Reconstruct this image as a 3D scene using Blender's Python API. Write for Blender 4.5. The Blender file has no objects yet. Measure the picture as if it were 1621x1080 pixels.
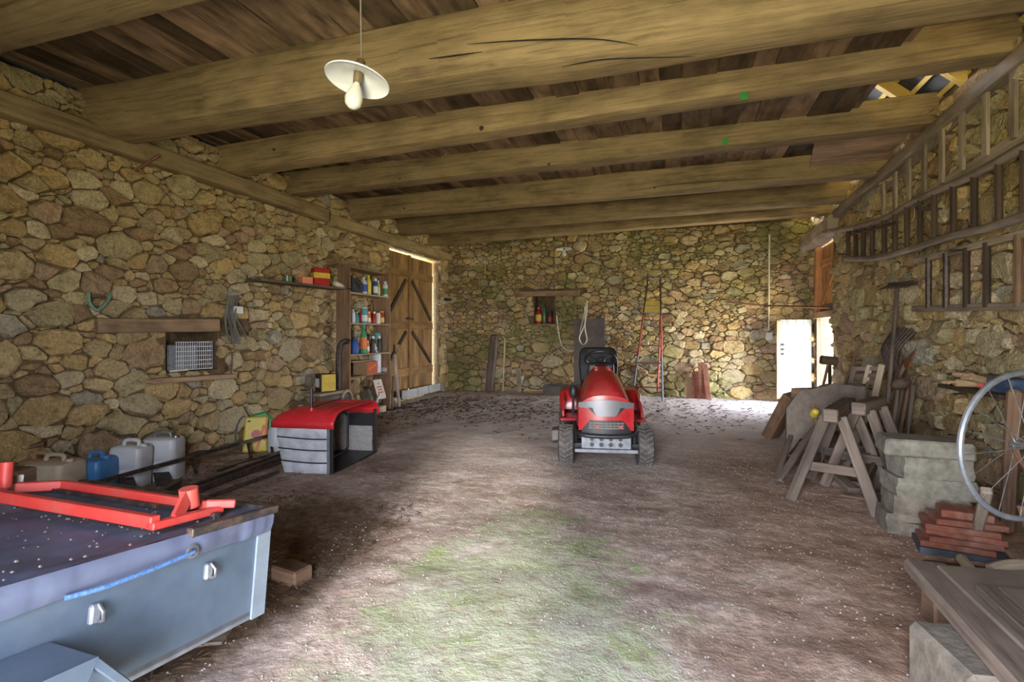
import bpy, bmesh, math, random
import numpy as np
from mathutils import Vector, Matrix, noise as mnoise
R = math.radians
sc = bpy.context.scene
C = sc.collection
rng = random.Random(7)

# ------------------------------------------------------------------ camera
TH = R(18.0); F = 800.0; HZ = 530.0; CAMZ = 1.3
cam_d = bpy.data.cameras.new('camera'); cam = bpy.data.objects.new('camera', cam_d); C.objects.link(cam)
cam.location = (0, 0, CAMZ); cam.rotation_euler = (R(90), 0, TH)
cam_d.sensor_width = 36.0; cam_d.lens = F / 1621.0 * 36.0; cam_d.shift_y = (HZ - 540.0) / 1621.0
cam_d.clip_start = 0.02; cam_d.clip_end = 200
sc.camera = cam

# ------------------------------------------------------------------ world: pale sky, sunlit meadow below the horizon
w = bpy.data.worlds.new('world'); sc.world = w; w.use_nodes = True
nt = w.node_tree; nt.nodes.clear()
SKY = (0.72, 0.80, 1.0); MEADOW = (0.57, 0.53, 0.33)
tc = nt.nodes.new('ShaderNodeTexCoord'); sep = nt.nodes.new('ShaderNodeSeparateXYZ')
rmp = nt.nodes.new('ShaderNodeValToRGB'); bg = nt.nodes.new('ShaderNodeBackground'); wo = nt.nodes.new('ShaderNodeOutputWorld')
mp = nt.nodes.new('ShaderNodeMapRange'); mp.inputs['From Min'].default_value = -1; mp.inputs['From Max'].default_value = 1
nt.links.new(tc.outputs['Generated'], sep.inputs[0]); nt.links.new(sep.outputs['Z'], mp.inputs['Value'])
nt.links.new(mp.outputs[0], rmp.inputs[0]); nt.links.new(rmp.outputs[0], bg.inputs['Color']); nt.links.new(bg.outputs[0], wo.inputs['Surface'])
e = rmp.color_ramp.elements
e[0].position = 0.0; e[0].color = (*MEADOW, 1)
e[1].position = 1.0; e[1].color = (0.5, 0.62, 1.0, 1)
a = e.new(0.42); a.color = (*MEADOW, 1)
a = e.new(0.50); a.color = (0.95, 0.97, 1.0, 1)
a = e.new(0.72); a.color = (*SKY, 1)
bg.inputs['Strength'].default_value = 9.0
w.cycles.sampling_method = 'AUTOMATIC'
def portal(name, loc, rot, sx, sy):
    l = bpy.data.lights.new(name, 'AREA'); l.shape = 'RECTANGLE'; l.size = sx; l.size_y = sy; l.cycles.is_portal = True
    o = bpy.data.objects.new(name, l); C.objects.link(o); o.location = loc; o.rotation_euler = rot; return o
portal('doorway_portal', (-0.35, -0.62, 1.12), (R(90), 0, 0), 1.2, 2.25)
portal('side_door_portal', (2.72, 10.28, 0.8), (R(90), 0, R(90)), 1.25, 1.6)
# hazy sun low over the meadow, slanting in through the doorway behind the viewer
sun_d = bpy.data.lights.new('hazy_sun', 'SUN'); sun_d.energy = 0.9; sun_d.angle = R(6); sun_d.color = (1.0, 0.95, 0.92)
sun = bpy.data.objects.new('hazy_sun', sun_d); C.objects.link(sun); sun.location = (1, -5, 4)
sun.rotation_euler = Vector((-0.25, 0.97, -math.tan(R(18.5)))).to_track_quat('-Z', 'Y').to_euler()
vs = sc.view_settings
vs.view_transform = 'Standard'; vs.look = 'None'; vs.gamma = 1.0; vs.use_curve_mapping = False
vs.exposure = 2.95
cy = sc.cycles
cy.use_denoising = True; cy.max_bounces = 10; cy.diffuse_bounces = 7; cy.glossy_bounces = 4; cy.sample_clamp_indirect = 12.0
cy.use_adaptive_sampling = False

# ------------------------------------------------------------------ place helpers (room axes: X across, Y along the walls, Z up)
XL, XR, YF = -5.3, 2.5, 11.2
def ray(px, py):
    k = (px - 810.5) / F; h = (HZ - py) / F
    return Vector((math.cos(TH) * k - math.sin(TH), math.sin(TH) * k + math.cos(TH), h))
def D(px, py, d): return Vector((0, 0, CAMZ)) + ray(px, py) * d
def FL(px, py, z=0.0): r = ray(px, py); return Vector((0, 0, CAMZ)) + r * ((z - CAMZ) / r.z)
def AX(px, py, x): r = ray(px, py); return Vector((0, 0, CAMZ)) + r * (x / r.x)
def AY(px, py, y): r = ray(px, py); return Vector((0, 0, CAMZ)) + r * (y / r.y)
def LW(px, py, off=0.0): return AX(px, py, XL + off)
def RW(px, py, off=0.0): return AX(px, py, XR - off)
def FW(px, py, off=0.0): return AY(px, py, YF - off)

# ------------------------------------------------------------------ object helpers
ORG = {}
def tag(o, label=None, cat=None, group=None, kind=None):
    if label: o['label'] = label
    if cat: o['category'] = cat
    if group: o['group'] = group
    if kind: o['kind'] = kind
    return o
def thing(name, label, cat, loc, group=None, kind=None):
    o = bpy.data.objects.new(name, None); C.objects.link(o); o.location = loc; o.empty_display_size = 0.1
    ORG[o] = Vector(loc); tag(o, label, cat, group, kind); return o
class MB:
    def __init__(s, M=None): s.v = []; s.f = []; s.uv = []; s.M = M
    def add(s, vs_, fs, uvs=None):
        n = len(s.v)
        for p in vs_: s.v.append((s.M @ Vector(p)) if s.M else Vector(p))
        for i, f in enumerate(fs):
            s.f.append([n + k for k in f])
            s.uv.append(uvs[i] if uvs else [(0.0, 0.0)] * len(f))
        return s
    def frame(s, o, ax, ay, az, sx, sy, sz):
        """box centred at o with axes ax (length, grain), ay, az and full sizes"""
        o = Vector(o); ax = Vector(ax); ay = Vector(ay); az = Vector(az)
        P = [o + ax * (sx * i / 2) + ay * (sy * j / 2) + az * (sz * k / 2) for i in (-1, 1) for j in (-1, 1) for k in (-1, 1)]
        L = [(sx * i / 2, sy * j / 2, sz * k / 2) for i in (-1, 1) for j in (-1, 1) for k in (-1, 1)]
        fs = [(0, 1, 3, 2), (4, 6, 7, 5), (0, 4, 5, 1), (2, 3, 7, 6), (0, 2, 6, 4), (1, 5, 7, 3)]
        r0 = (o.x * 3.1 + o.y * 1.7 + o.z * 2.3) % 7
        uv = []
        for n, f in enumerate(fs):
            if n < 2: uv.append([(L[k][1] * 0.3 + r0, L[k][2] + r0) for k in f])
            elif n < 4: uv.append([(L[k][0] + r0, L[k][2] + r0 * 1.3) for k in f])
            else: uv.append([(L[k][0] + r0, L[k][1] + r0 * 0.7 + 0.4) for k in f])
        return s.add(P, fs, uv)
    def box(s, lo, hi):
        lo = Vector(lo); hi = Vector(hi); c = (lo + hi) / 2; d = hi - lo
        ax = [Vector((1, 0, 0)), Vector((0, 1, 0)), Vector((0, 0, 1))]; sz = [abs(d.x), abs(d.y), abs(d.z)]
        k = sz.index(max(sz)); o = [k, (k + 1) % 3, (k + 2) % 3]
        return s.frame(c, ax[o[0]], ax[o[1]], ax[o[2]], sz[o[0]], sz[o[1]], sz[o[2]])
    def bar(s, p, q, wd, th, up=(0, 0, 1)):
        """timber from p to q, wd across (horizontal-ish), th along up"""
        p = Vector(p); q = Vector(q); a = (q - p); L = a.length; a.normalize(); u = Vector(up)
        y = u.cross(a)
        if y.length < 1e-3: y = Vector((1, 0, 0)).cross(a)
        y.normalize(); z = a.cross(y)
        return s.frame((p + q) / 2, a, y, z, L, wd, th)
    def tube(s, pts, r, seg=8, cap=True, closed=False):
        pts = [Vector(p) for p in pts]; n = len(pts); rings = []
        rr = r if isinstance(r, (list, tuple)) else [r] * n
        prev = None; vs_ = []
        for i, p in enumerate(pts):
            if closed: t = pts[(i + 1) % n] - pts[i - 1]
            else: t = pts[min(i + 1, n - 1)] - pts[max(i - 1, 0)]
            t.normalize()
            if prev is None:
                u = Vector((0, 0, 1)) if abs(t.z) < 0.9 else Vector((1, 0, 0))
                x = u.cross(t).normalized()
            else:
                x = prev - t * prev.dot(t); x.normalize()
            prev = x; y = t.cross(x)
            for k in range(seg):
                a = 2 * math.pi * k / seg; vs_.append(p + x * (math.cos(a) * rr[i]) + y * (math.sin(a) * rr[i]))
        fs = []; uv = []; l = 0
        m = n if closed else n - 1
        for i in range(m):
            j = (i + 1) % n; dl = (pts[j] - pts[i]).length
            for k in range(seg):
                k2 = (k + 1) % seg; fs.append((i * seg + k, i * seg + k2, j * seg + k2, j * seg + k))
                v0 = k / seg * 6.3 * rr[i]; v1 = (k + 1) / seg * 6.3 * rr[i]
                uv.append([(l, v0), (l, v1), (l + dl, v1), (l + dl, v0)])
            l += dl
        if cap and not closed:
            fs.append(tuple(range(seg))[::-1]); fs.append(tuple((n - 1) * seg + k for k in range(seg)))
            uv.append([(0.1, 0.1)] * seg); uv.append([(0.1, 0.1)] * seg)
        return s.add(vs_, fs, uv)
    def lathe(s, prof, seg=16, M=None, cap=True):
        M = M or Matrix(); vs_ = []; fs = []; uv = []; n = len(prof)
        for (r, z) in prof:
            for k in range(seg):
                a = 2 * math.pi * k / seg; vs_.append(M @ Vector((r * math.cos(a), r * math.sin(a), z)))
        for i in range(n - 1):
            for k in range(seg):
                k2 = (k + 1) % seg; fs.append((i * seg + k, i * seg + k2, (i + 1) * seg + k2, (i + 1) * seg + k))
                uv.append([(k / seg, prof[i][1]), ((k + 1) / seg, prof[i][1]), ((k + 1) / seg, prof[i + 1][1]), (k / seg, prof[i + 1][1])])
        if cap:
            fs.append(tuple(range(seg))[::-1]); fs.append(tuple((n - 1) * seg + k for k in range(seg)))
            uv += [[(0, 0)] * seg] * 2
        return s.add(vs_, fs, uv)
    def loft(s, rings, cap=True, closed=True):
        n = len(rings); m = len(rings[0]); vs_ = [p for r_ in rings for p in r_]; fs = []; uv = []; l = 0
        for i in range(n - 1):
            dl = (Vector(rings[i + 1][0]) - Vector(rings[i][0])).length
            per = 0
            for k in range(m if closed else m - 1):
                k2 = (k + 1) % m; fs.append((i * m + k, i * m + k2, (i + 1) * m + k2, (i + 1) * m + k))
                dp = (Vector(rings[i][k2]) - Vector(rings[i][k])).length
                uv.append([(l, per), (l, per + dp), (l + dl, per + dp), (l + dl, per)]); per += dp
            l += dl
        if cap:
            fs.append(tuple(range(m))[::-1]); fs.append(tuple((n - 1) * m + k for k in range(m))); uv += [[(0, 0)] * m] * 2
        return s.add(vs_, fs, uv)
    def prism(s, poly, ext):
        """poly: list of 3-D points (planar), extruded by vector ext"""
        n = len(poly); ext = Vector(ext); P = [Vector(p) for p in poly]; Q = [p + ext for p in P]
        fs = [tuple(range(n))[::-1], tuple(range(n, 2 * n))] + [(i, (i + 1) % n, n + (i + 1) % n, n + i) for i in range(n)]
        ax = max(((P[i] - P[i - 1]) for i in range(n)), key=lambda v: v.length).normalized()
        nn = ext.normalized(); ay = nn.cross(ax); g = P + Q
        uv = [[(g[k].dot(ax), g[k].dot(ay) + g[k].dot(nn)) for k in f] for f in fs]
        return s.add(P + Q, fs, uv)
    def build(s, name, mat, parent=None, smooth=False, bevel=0.0, seg=1, auto=None, **tg):
        org = Vector((0, 0, 0))
        if parent is not None: org = ORG[parent]
        me = bpy.data.meshes.new(name)
        if parent is None:
            lo = Vector((min(v[i] for v in s.v) for i in range(3))); hi = Vector((max(v[i] for v in s.v) for i in range(3)))
            org = Vector(((lo.x + hi.x) / 2, (lo.y + hi.y) / 2, lo.z))
        me.from_pydata([tuple(v - org) for v in s.v], [], s.f)
        ul = me.uv_layers.new(name='UVMap'); flat = [c for f in s.uv for p in f for c in p]
        if len(flat) == 2 * len(me.loops): ul.data.foreach_set('uv', flat)
        me.materials.append(mat); me.validate()
        if smooth:
            me.polygons.foreach_set('use_smooth', [True] * len(me.polygons))
            me.set_sharp_from_angle(angle=R(auto or 40))
        o = bpy.data.objects.new(name, me); C.objects.link(o); ORG[o] = org
        if parent is None: o.location = org
        else: o.parent = parent
        if bevel:
            b = o.modifiers.new('bevel', 'BEVEL'); b.width = bevel; b.segments = seg; b.limit_method = 'ANGLE'; b.angle_limit = R(40)
        tag(o, tg.get('label'), tg.get('cat'), tg.get('group'), tg.get('kind'))
        return o
def one(name, label, cat, mat, mb, **k):
    """a thing that is one mesh"""
    return mb.build(name, mat, None, label=label, cat=cat, **k)
def arc(c, r, a0, a1, n, ax, ay):
    c = Vector(c); ax = Vector(ax); ay = Vector(ay)
    return [c + ax * (r * math.cos(a0 + (a1 - a0) * i / n)) + ay * (r * math.sin(a0 + (a1 - a0) * i / n)) for i in range(n + 1)]
def spline(pts, n=8):
    pts = [Vector(p) for p in pts]; out = []
    for i in range(len(pts) - 1):
        p0 = pts[max(i - 1, 0)]; p1 = pts[i]; p2 = pts[i + 1]; p3 = pts[min(i + 2, len(pts) - 1)]
        for k in range(n):
            t = k / n
            out.append(0.5 * ((2 * p1) + (p2 - p0) * t + (2 * p0 - 5 * p1 + 4 * p2 - p3) * t * t + (3 * p1 - p0 - 3 * p2 + p3) * t ** 3))
    out.append(pts[-1]); return out

# ------------------------------------------------------------------ materials
class NT:
    def __init__(s, name):
        s.m = bpy.data.materials.new(name); s.m.use_nodes = True; s.t = s.m.node_tree
        s.b = s.t.nodes['Principled BSDF']
    def n(s, typ, **kw):
        nd = s.t.nodes.new('ShaderNode' + typ)
        for k, v in kw.items():
            if k in nd.inputs: nd.inputs[k].default_value = v
            else: setattr(nd, k, v)
        return nd
    def l(s, a, b): s.t.links.new(a, b)
    def ramp(s, src, stops):
        r_ = s.n('ValToRGB'); e = r_.color_ramp.elements
        while len(e) < len(stops): e.new(0.5)
        for el, (p, c) in zip(e, stops): el.position = p; el.color = (*c, 1) if len(c) == 3 else c
        s.l(src, r_.inputs[0]); return r_.outputs[0]
    def mix(s, f, a, b, mode='MIX'):
        m = s.n('Mix', data_type='RGBA', blend_type=mode)
        for sock, v in ((m.inputs['Factor'], f), (m.inputs['A'], a), (m.inputs['B'], b)):
            pass
        ins = {i.identifier: i for i in m.inputs}
        for key, v in (('Factor_Float', f), ('A_Color', a), ('B_Color', b)):
            if hasattr(v, 'is_linked') or hasattr(v, 'links'): s.l(v, ins[key])
            elif key == 'Factor_Float': ins[key].default_value = v
            else: ins[key].default_value = (*v, 1)
        outs = {o_.identifier: o_ for o_ in m.outputs}
        return outs['Result_Color']
    def math(s, op, a, b=None):
        m = s.n('Math', operation=op)
        for i, v in enumerate((a, b)):
            if v is None: continue
            if hasattr(v, 'links'): s.l(v, m.inputs[i])
            else: m.inputs[i].default_value = v
        return m.outputs[0]
    def noise(s, vec, scale, detail=4, rough=0.55, dist=0.0):
        nd = s.n('TexNoise', Scale=scale, Detail=detail, Roughness=rough, Distortion=dist)
        if vec is not None: s.l(vec, nd.inputs['Vector'])
        return nd.outputs['Fac']
    def bump(s, h, strength=0.4, dist=0.02):
        b = s.n('Bump', Strength=strength, Distance=dist); s.l(h, b.inputs['Height']); s.l(b.outputs[0], s.b.inputs['Normal'])
def dk(c, k): return tuple(x * k for x in c)
def wood(name, c, dark=0.45, light=1.35, rough=0.8, grain=38.0, stain=0.5, bump=0.35, rnd=(0.75, 0.5)):
    t = NT(name); uv = t.n('UVMap'); info = t.n('ObjectInfo')
    off = t.n('VectorMath', operation='MULTIPLY_ADD'); t.l(uv.outputs[0], off.inputs[0])
    off.inputs[1].default_value = (1.6, grain, 1); 
    cmb = t.n('CombineXYZ'); t.l(t.math('MULTIPLY', info.outputs['Random'], 37.0), cmb.inputs[2]); t.l(cmb.outputs[0], off.inputs[2])
    g = t.noise(off.outputs[0], 1.0, 5, 0.6, 0.6)
    off2 = t.n('VectorMath', operation='MULTIPLY_ADD'); t.l(uv.outputs[0], off2.inputs[0]); off2.inputs[1].default_value = (2.2, 5.0, 1); t.l(cmb.outputs[0], off2.inputs[2])
    st = t.noise(off2.outputs[0], 1.0, 4, 0.6)
    col = t.ramp(g, [(0.25, dk(c, dark)), (0.48, c), (0.8, dk(c, light))])
    sm = t.ramp(st, [(0.3, (1 - stain,) * 3), (0.6, (1, 1, 1))])
    col = t.mix(1.0, col, sm, 'MULTIPLY')
    rr = t.math('ADD', t.math('MULTIPLY', info.outputs['Random'], rnd[1]), rnd[0])
    cc = t.n('CombineXYZ'); [t.l(rr, cc.inputs[i]) for i in range(3)]
    col = t.mix(1.0, col, cc.outputs[0], 'MULTIPLY')
    t.l(col, t.b.inputs['Base Color']); t.b.inputs['Roughness'].default_value = rough; t.b.inputs['Specular IOR Level'].default_value = 0.25
    t.bump(t.math('ADD', g, t.math('MULTIPLY', st, 0.7)), bump, 0.012); return t.m
def plain(name, c, rough=0.5, metal=0.0, var=0.25, scale=14.0, bump=0.05, dust=0.0, spec=0.5, trans=0.0):
    t = NT(name); oc = t.n('TexCoord').outputs['Object']
    n1 = t.noise(oc, scale, 5, 0.6)
    col = t.ramp(n1, [(0.3, dk(c, 1 - var)), (0.65, dk(c, 1 + var * 0.35))])
    if dust:
        n2 = t.noise(oc, scale * 0.4, 6, 0.7)
        col = t.mix(t.ramp(n2, [(0.45, (0, 0, 0)), (0.75, (dust,) * 3)]), col, (0.30, 0.25, 0.19))
    t.l(col, t.b.inputs['Base Color']); t.b.inputs['Roughness'].default_value = rough; t.b.inputs['Metallic'].default_value = metal
    t.b.inputs['Specular IOR Level'].default_value = spec
    if trans: t.b.inputs['Transmission Weight'].default_value = trans
    if bump: t.bump(n1, bump, 0.01)
    return t.m
def rusty(name, c, rust=(0.22, 0.09, 0.04), amt=0.6, rough=0.55, metal=0.6):
    t = NT(name); oc = t.n('TexCoord').outputs['Object']
    f = t.ramp(t.noise(oc, 22, 6, 0.7), [(0.62 - amt * 0.3, (0, 0, 0)), (0.78 - amt * 0.25, (1, 1, 1))])
    t.l(t.mix(f, c, rust), t.b.inputs['Base Color']); t.l(t.math('SUBTRACT', metal, t.math('MULTIPLY', f, metal)), t.b.inputs['Metallic'])
    t.b.inputs['Roughness'].default_value = rough; t.bump(f, 0.2, 0.004); return t.m
W = {
 'beam': wood('old_oak_beam', (0.31, 0.225, 0.12), 0.5, 1.3, stain=0.45, grain=34, bump=0.6),
 'plank': wood('ceiling_plank_wood', (0.225, 0.15, 0.098), 0.4, 1.5, stain=0.72, grain=11, rnd=(0.45, 1.1)),
 'door': wood('door_plank_wood', (0.30, 0.175, 0.075), 0.5, 1.3),
 'hatch': wood('hatch_wood', (0.48, 0.23, 0.09), 0.6, 1.25),
 'grey': wood('weathered_grey_wood', (0.145, 0.11, 0.087), 0.45, 1.45),
 'pale': wood('pale_wood', (0.48, 0.38, 0.27), 0.6, 1.2),
 'brown': wood('brown_wood', (0.20, 0.12, 0.075), 0.5, 1.4),
 'shelf': wood('shelf_wood', (0.27, 0.165, 0.10), 0.55, 1.3),
 'dark': wood('dark_rung_wood', (0.075, 0.05, 0.035), 0.5, 1.4),
 'pole': wood('pole_wood', (0.36, 0.29, 0.24), 0.5, 1.4, rough=0.5, grain=14),
 'yellow': wood('yellow_rafter_wood', (0.62, 0.44, 0.12), 0.75, 1.15, stain=0.2),  # one strong yellow for rafters and battens
 'lintel': wood('lintel_wood', (0.36, 0.235, 0.145), 0.5, 1.3),
 'ladder': wood('ladder_wood', (0.30, 0.24, 0.18), 0.55, 1.3),
 'whiteboard': wood('white_painted_board', (0.50, 0.50, 0.49), 0.75, 1.1, stain=0.3),
 'whitewash': wood('whitewashed_wood', (0.23, 0.23, 0.255), 0.6, 1.15, stain=0.35),
}
K = {
 'red': plain('glossy_red_paint', (0.42, 0.012, 0.018), 0.28, var=0.2, scale=5, bump=0.0, dust=0.25),
 'redplastic': plain('red_plastic', (0.62, 0.02, 0.03), 0.4, var=0.15, scale=9, bump=0.02, dust=0.12),
 'redpaint': plain('red_painted_steel', (0.55, 0.045, 0.035), 0.5, var=0.15, scale=12, dust=0.25),
 'black': plain('black_plastic', (0.018, 0.018, 0.02), 0.45, bump=0.02),
 'rubber': plain('tyre_rubber', (0.055, 0.05, 0.047), 0.85, dust=0.5),
 'tread': plain('dusty_tread_rubber', (0.13, 0.118, 0.108), 0.9, dust=0.4),
 'bluebox': plain('dusty_blue_box', (0.035, 0.07, 0.14), 0.7, dust=0.5),
 'silver': plain('silver_plastic', (0.17, 0.17, 0.18), 0.42, 0.35, var=0.15, scale=7, bump=0.0),
 'steel': plain('galvanised_steel', (0.20, 0.21, 0.23), 0.5, 0.4, var=0.35, scale=20),
 'bluesteel': plain('blue_grey_galvanised_panel', (0.085, 0.115, 0.155), 0.5, 0.25, var=0.25, scale=6, bump=0.02, dust=0.15),
 'lightsteel': plain('pale_corner_steel', (0.22, 0.26, 0.31), 0.45, 0.3, var=0.15),
 'tarp': plain('dark_blue_tarpaulin', (0.08, 0.092, 0.145), 0.6, var=0.35, scale=6, bump=0.3, dust=0.3),
 'darksteel': rusty('dark_rusty_steel', (0.05, 0.045, 0.045), (0.10, 0.055, 0.035), 0.6),
 'rust': rusty('rusted_iron', (0.20, 0.085, 0.04), (0.11, 0.05, 0.03), 0.7, metal=0.2),
 'chrome': plain('worn_chrome', (0.32, 0.32, 0.33), 0.35, 0.8, var=0.4, scale=25, bump=0.0),
 'fabric': plain('grey_mesh_fabric', (0.50, 0.51, 0.55), 0.38, var=0.3, scale=8, bump=0.4),
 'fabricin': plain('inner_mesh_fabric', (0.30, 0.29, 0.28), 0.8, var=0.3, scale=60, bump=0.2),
 'enamel': plain('white_enamel', (0.56, 0.58, 0.62), 0.22, var=0.06, bump=0.0),
 'bulb': plain('frosted_bulb_glass', (0.50, 0.50, 0.47), 0.15, var=0.04, bump=0.0),
 'brass': plain('lamp_socket_metal', (0.20, 0.15, 0.09), 0.4, 0.6),
 'whiteplastic': plain('translucent_white_plastic', (0.60, 0.62, 0.66), 0.4, var=0.12, scale=6, dust=0.25),
 'beigeplastic': plain('beige_dusty_plastic', (0.46, 0.38, 0.29), 0.5, var=0.15, scale=6, dust=0.5),
 'blueplastic': plain('blue_plastic', (0.05, 0.20, 0.48), 0.4, var=0.15, dust=0.15),
 'yellowplastic': plain('yellow_plastic', (0.70, 0.55, 0.06), 0.45, var=0.15, dust=0.15),
 'greenplastic': plain('green_plastic', (0.04, 0.26, 0.05), 0.45, var=0.2),
 'concrete': plain('pale_concrete_block', (0.19, 0.175, 0.138), 0.95, var=0.45, scale=16, bump=0.8),
 'stoneblock': plain('rough_stone', (0.165, 0.138, 0.105), 0.95, var=0.5, scale=14, bump=0.9),
 'clay': plain('red_clay_tile', (0.20, 0.058, 0.03), 0.85, var=0.4, scale=16, bump=0.25, dust=0.5),
 'slate': plain('dark_slate', (0.05, 0.055, 0.065), 0.7, var=0.4, scale=10),
 'panel': plain('dark_fibre_panel', (0.105, 0.085, 0.075), 0.75, var=0.3, scale=7, dust=0.2),
 'board': plain('dusty_hardboard', (0.15, 0.115, 0.085), 0.85, var=0.25, scale=5, dust=0.2),
 'card': plain('brown_cardboard', (0.36, 0.22, 0.12), 0.85, var=0.15),
 'cardred': plain('red_printed_card', (0.55, 0.10, 0.06), 0.75, var=0.3, scale=30),
 'paper': plain('pale_paper', (0.62, 0.56, 0.48), 0.85, var=0.12),
 'salmon': plain('salmon_card', (0.75, 0.24, 0.13), 0.7, var=0.15),
 'tinred': plain('red_tin_paint', (0.42, 0.02, 0.02), 0.4, var=0.2),
 'tinyellow': plain('yellow_tin_paint', (0.66, 0.47, 0.06), 0.45, var=0.2),
 'label_white': plain('white_label', (0.72, 0.72, 0.70), 0.6, var=0.12),
 'label_blue': plain('blue_label', (0.03, 0.09, 0.36), 0.5, var=0.2),
 'label_green': plain('green_label', (0.05, 0.30, 0.14), 0.5, var=0.3),
 'label_teal': plain('teal_label', (0.10, 0.32, 0.34), 0.5, var=0.2),
 'label_orange': plain('orange_label', (0.70, 0.18, 0.04), 0.5, var=0.2),
 'label_dark': plain('dark_label', (0.05, 0.035, 0.03), 0.5, var=0.3),
 'rope': plain('pale_hose', (0.58, 0.55, 0.45), 0.6, var=0.15),
 'bluerope': plain('blue_braided_cord', (0.07, 0.15, 0.33), 0.6, var=0.6, scale=120),
 'cable': plain('grey_cable', (0.16, 0.145, 0.13), 0.6, var=0.3),
 'greenhose': plain('faded_green_hose', (0.13, 0.24, 0.17), 0.6, var=0.35),
 'cream': plain('cream_conduit', (0.62, 0.56, 0.42), 0.5, var=0.1),
 'glove': plain('tan_work_glove', (0.36, 0.24, 0.13), 0.9, var=0.2, bump=0.3),
 'sack': plain('grey_dusty_cloth', (0.17, 0.135, 0.11), 0.95, var=0.3, bump=0.4),
 'leaf': plain('dead_leaf', (0.07, 0.045, 0.03), 0.9, var=0.6, scale=3, bump=0),
 'straw': plain('brown_straw', (0.085, 0.05, 0.027), 0.9, var=0.6, scale=3, bump=0),
 'grit': plain('pale_grit', (0.26, 0.23, 0.20), 0.9, var=0.5, scale=2, bump=0),
 'reddustysteel': plain('faded_red_ladder_paint', (0.36, 0.075, 0.055), 0.6, var=0.45, scale=18),
 'glass': plain('dusty_green_glass', (0.09, 0.16, 0.09), 0.2, var=0.2),
}
# ------------------------------------------------------------------ stone walls
def stone_mat(name, moss=0.0, tint=(1, 1, 1)):
    t = NT(name); oc = t.n('TexCoord').outputs['Object']
    col = t.n('Attribute', attribute_name='Col').outputs['Color']
    n1 = t.noise(oc, 9, 6, 0.65); n2 = t.noise(oc, 42, 5, 0.7); n3 = t.noise(oc, 1.1, 3, 0.5)
    col = t.mix(1.0, col, t.ramp(n1, [(0.28, (0.66, 0.62, 0.58)), (0.5, (1, 1, 1)), (0.75, (1.2, 1.17, 1.1))]), 'MULTIPLY')
    col = t.mix(1.0, col, t.ramp(n2, [(0.34, (0.64, 0.62, 0.6)), (0.5, (1.0, 1.0, 1.0)), (0.7, (1.2, 1.18, 1.14))]), 'MULTIPLY')
    col = t.mix(1.0, col, tint, 'MULTIPLY')
    if moss:
        n4 = t.noise(oc, 0.75, 5, 0.6)
        col = t.mix(t.ramp(n4, [(0.48, (0, 0, 0)), (0.64, (moss,) * 3)]), col, (0.25, 0.27, 0.09))
        n5 = t.noise(oc, 1.7, 5, 0.65)
        col = t.mix(t.ramp(n5, [(0.56, (0, 0, 0)), (0.7, (0.4,) * 3)]), col, (0.17, 0.14, 0.08))
    t.l(col, t.b.inputs['Base Color']); t.b.inputs['Roughness'].default_value = 0.95; t.b.inputs['Specular IOR Level'].default_value = 0.15
    t.bump(t.math('ADD', n1, t.math('MULTIPLY', n2, 0.5)), 1.0, 0.07); return t.m
def earth_mortar(name, c):
    t = NT(name); oc = t.n('TexCoord').outputs['Object']
    n1 = t.noise(oc, 6, 6, 0.7); n2 = t.noise(oc, 30, 6, 0.7)
    col = t.ramp(n1, [(0.3, dk(c, 0.55)), (0.7, dk(c, 1.3))])
    t.l(col, t.b.inputs['Base Color']); t.b.inputs['Roughness'].default_value = 1.0; t.b.inputs['Specular IOR Level'].default_value = 0.1
    t.bump(t.math('ADD', n1, n2), 1.0, 0.05); return t.m
MORT = earth_mortar('earth_mortar', (0.215, 0.15, 0.082))
ST_L = stone_mat('left_wall_stone'); ST_F = stone_mat('far_wall_stone', moss=0.75); ST_R = stone_mat('right_wall_stone', moss=0.25)
PAL = [((0.47, 0.36, 0.195), 6), ((0.50, 0.36, 0.175), 5), ((0.54, 0.45, 0.29), 4), ((0.38, 0.34, 0.26), 1), ((0.36, 0.245, 0.14), 3), ((0.44, 0.31, 0.20), 2), ((0.42, 0.35, 0.20), 3)]
PAL = [(tuple(x * 1.25 for x in c), k) for c, k in PAL]
PALW = [c for c, k in PAL for _ in range(k)]
def clip(poly, n, d):
    """keep points with n.p <= d"""
    out = []; m = len(poly)
    for i in range(m):
        a = poly[i]; b = poly[(i + 1) % m]; da = a[0] * n[0] + a[1] * n[1] - d; db = b[0] * n[0] + b[1] * n[1] - d
        if da <= 0: out.append(a)
        if (da < 0 and db > 0) or (da > 0 and db < 0):
            t = da / (da - db); out.append((a[0] + (b[0] - a[0]) * t, a[1] + (b[1] - a[1]) * t))
    return out
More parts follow.
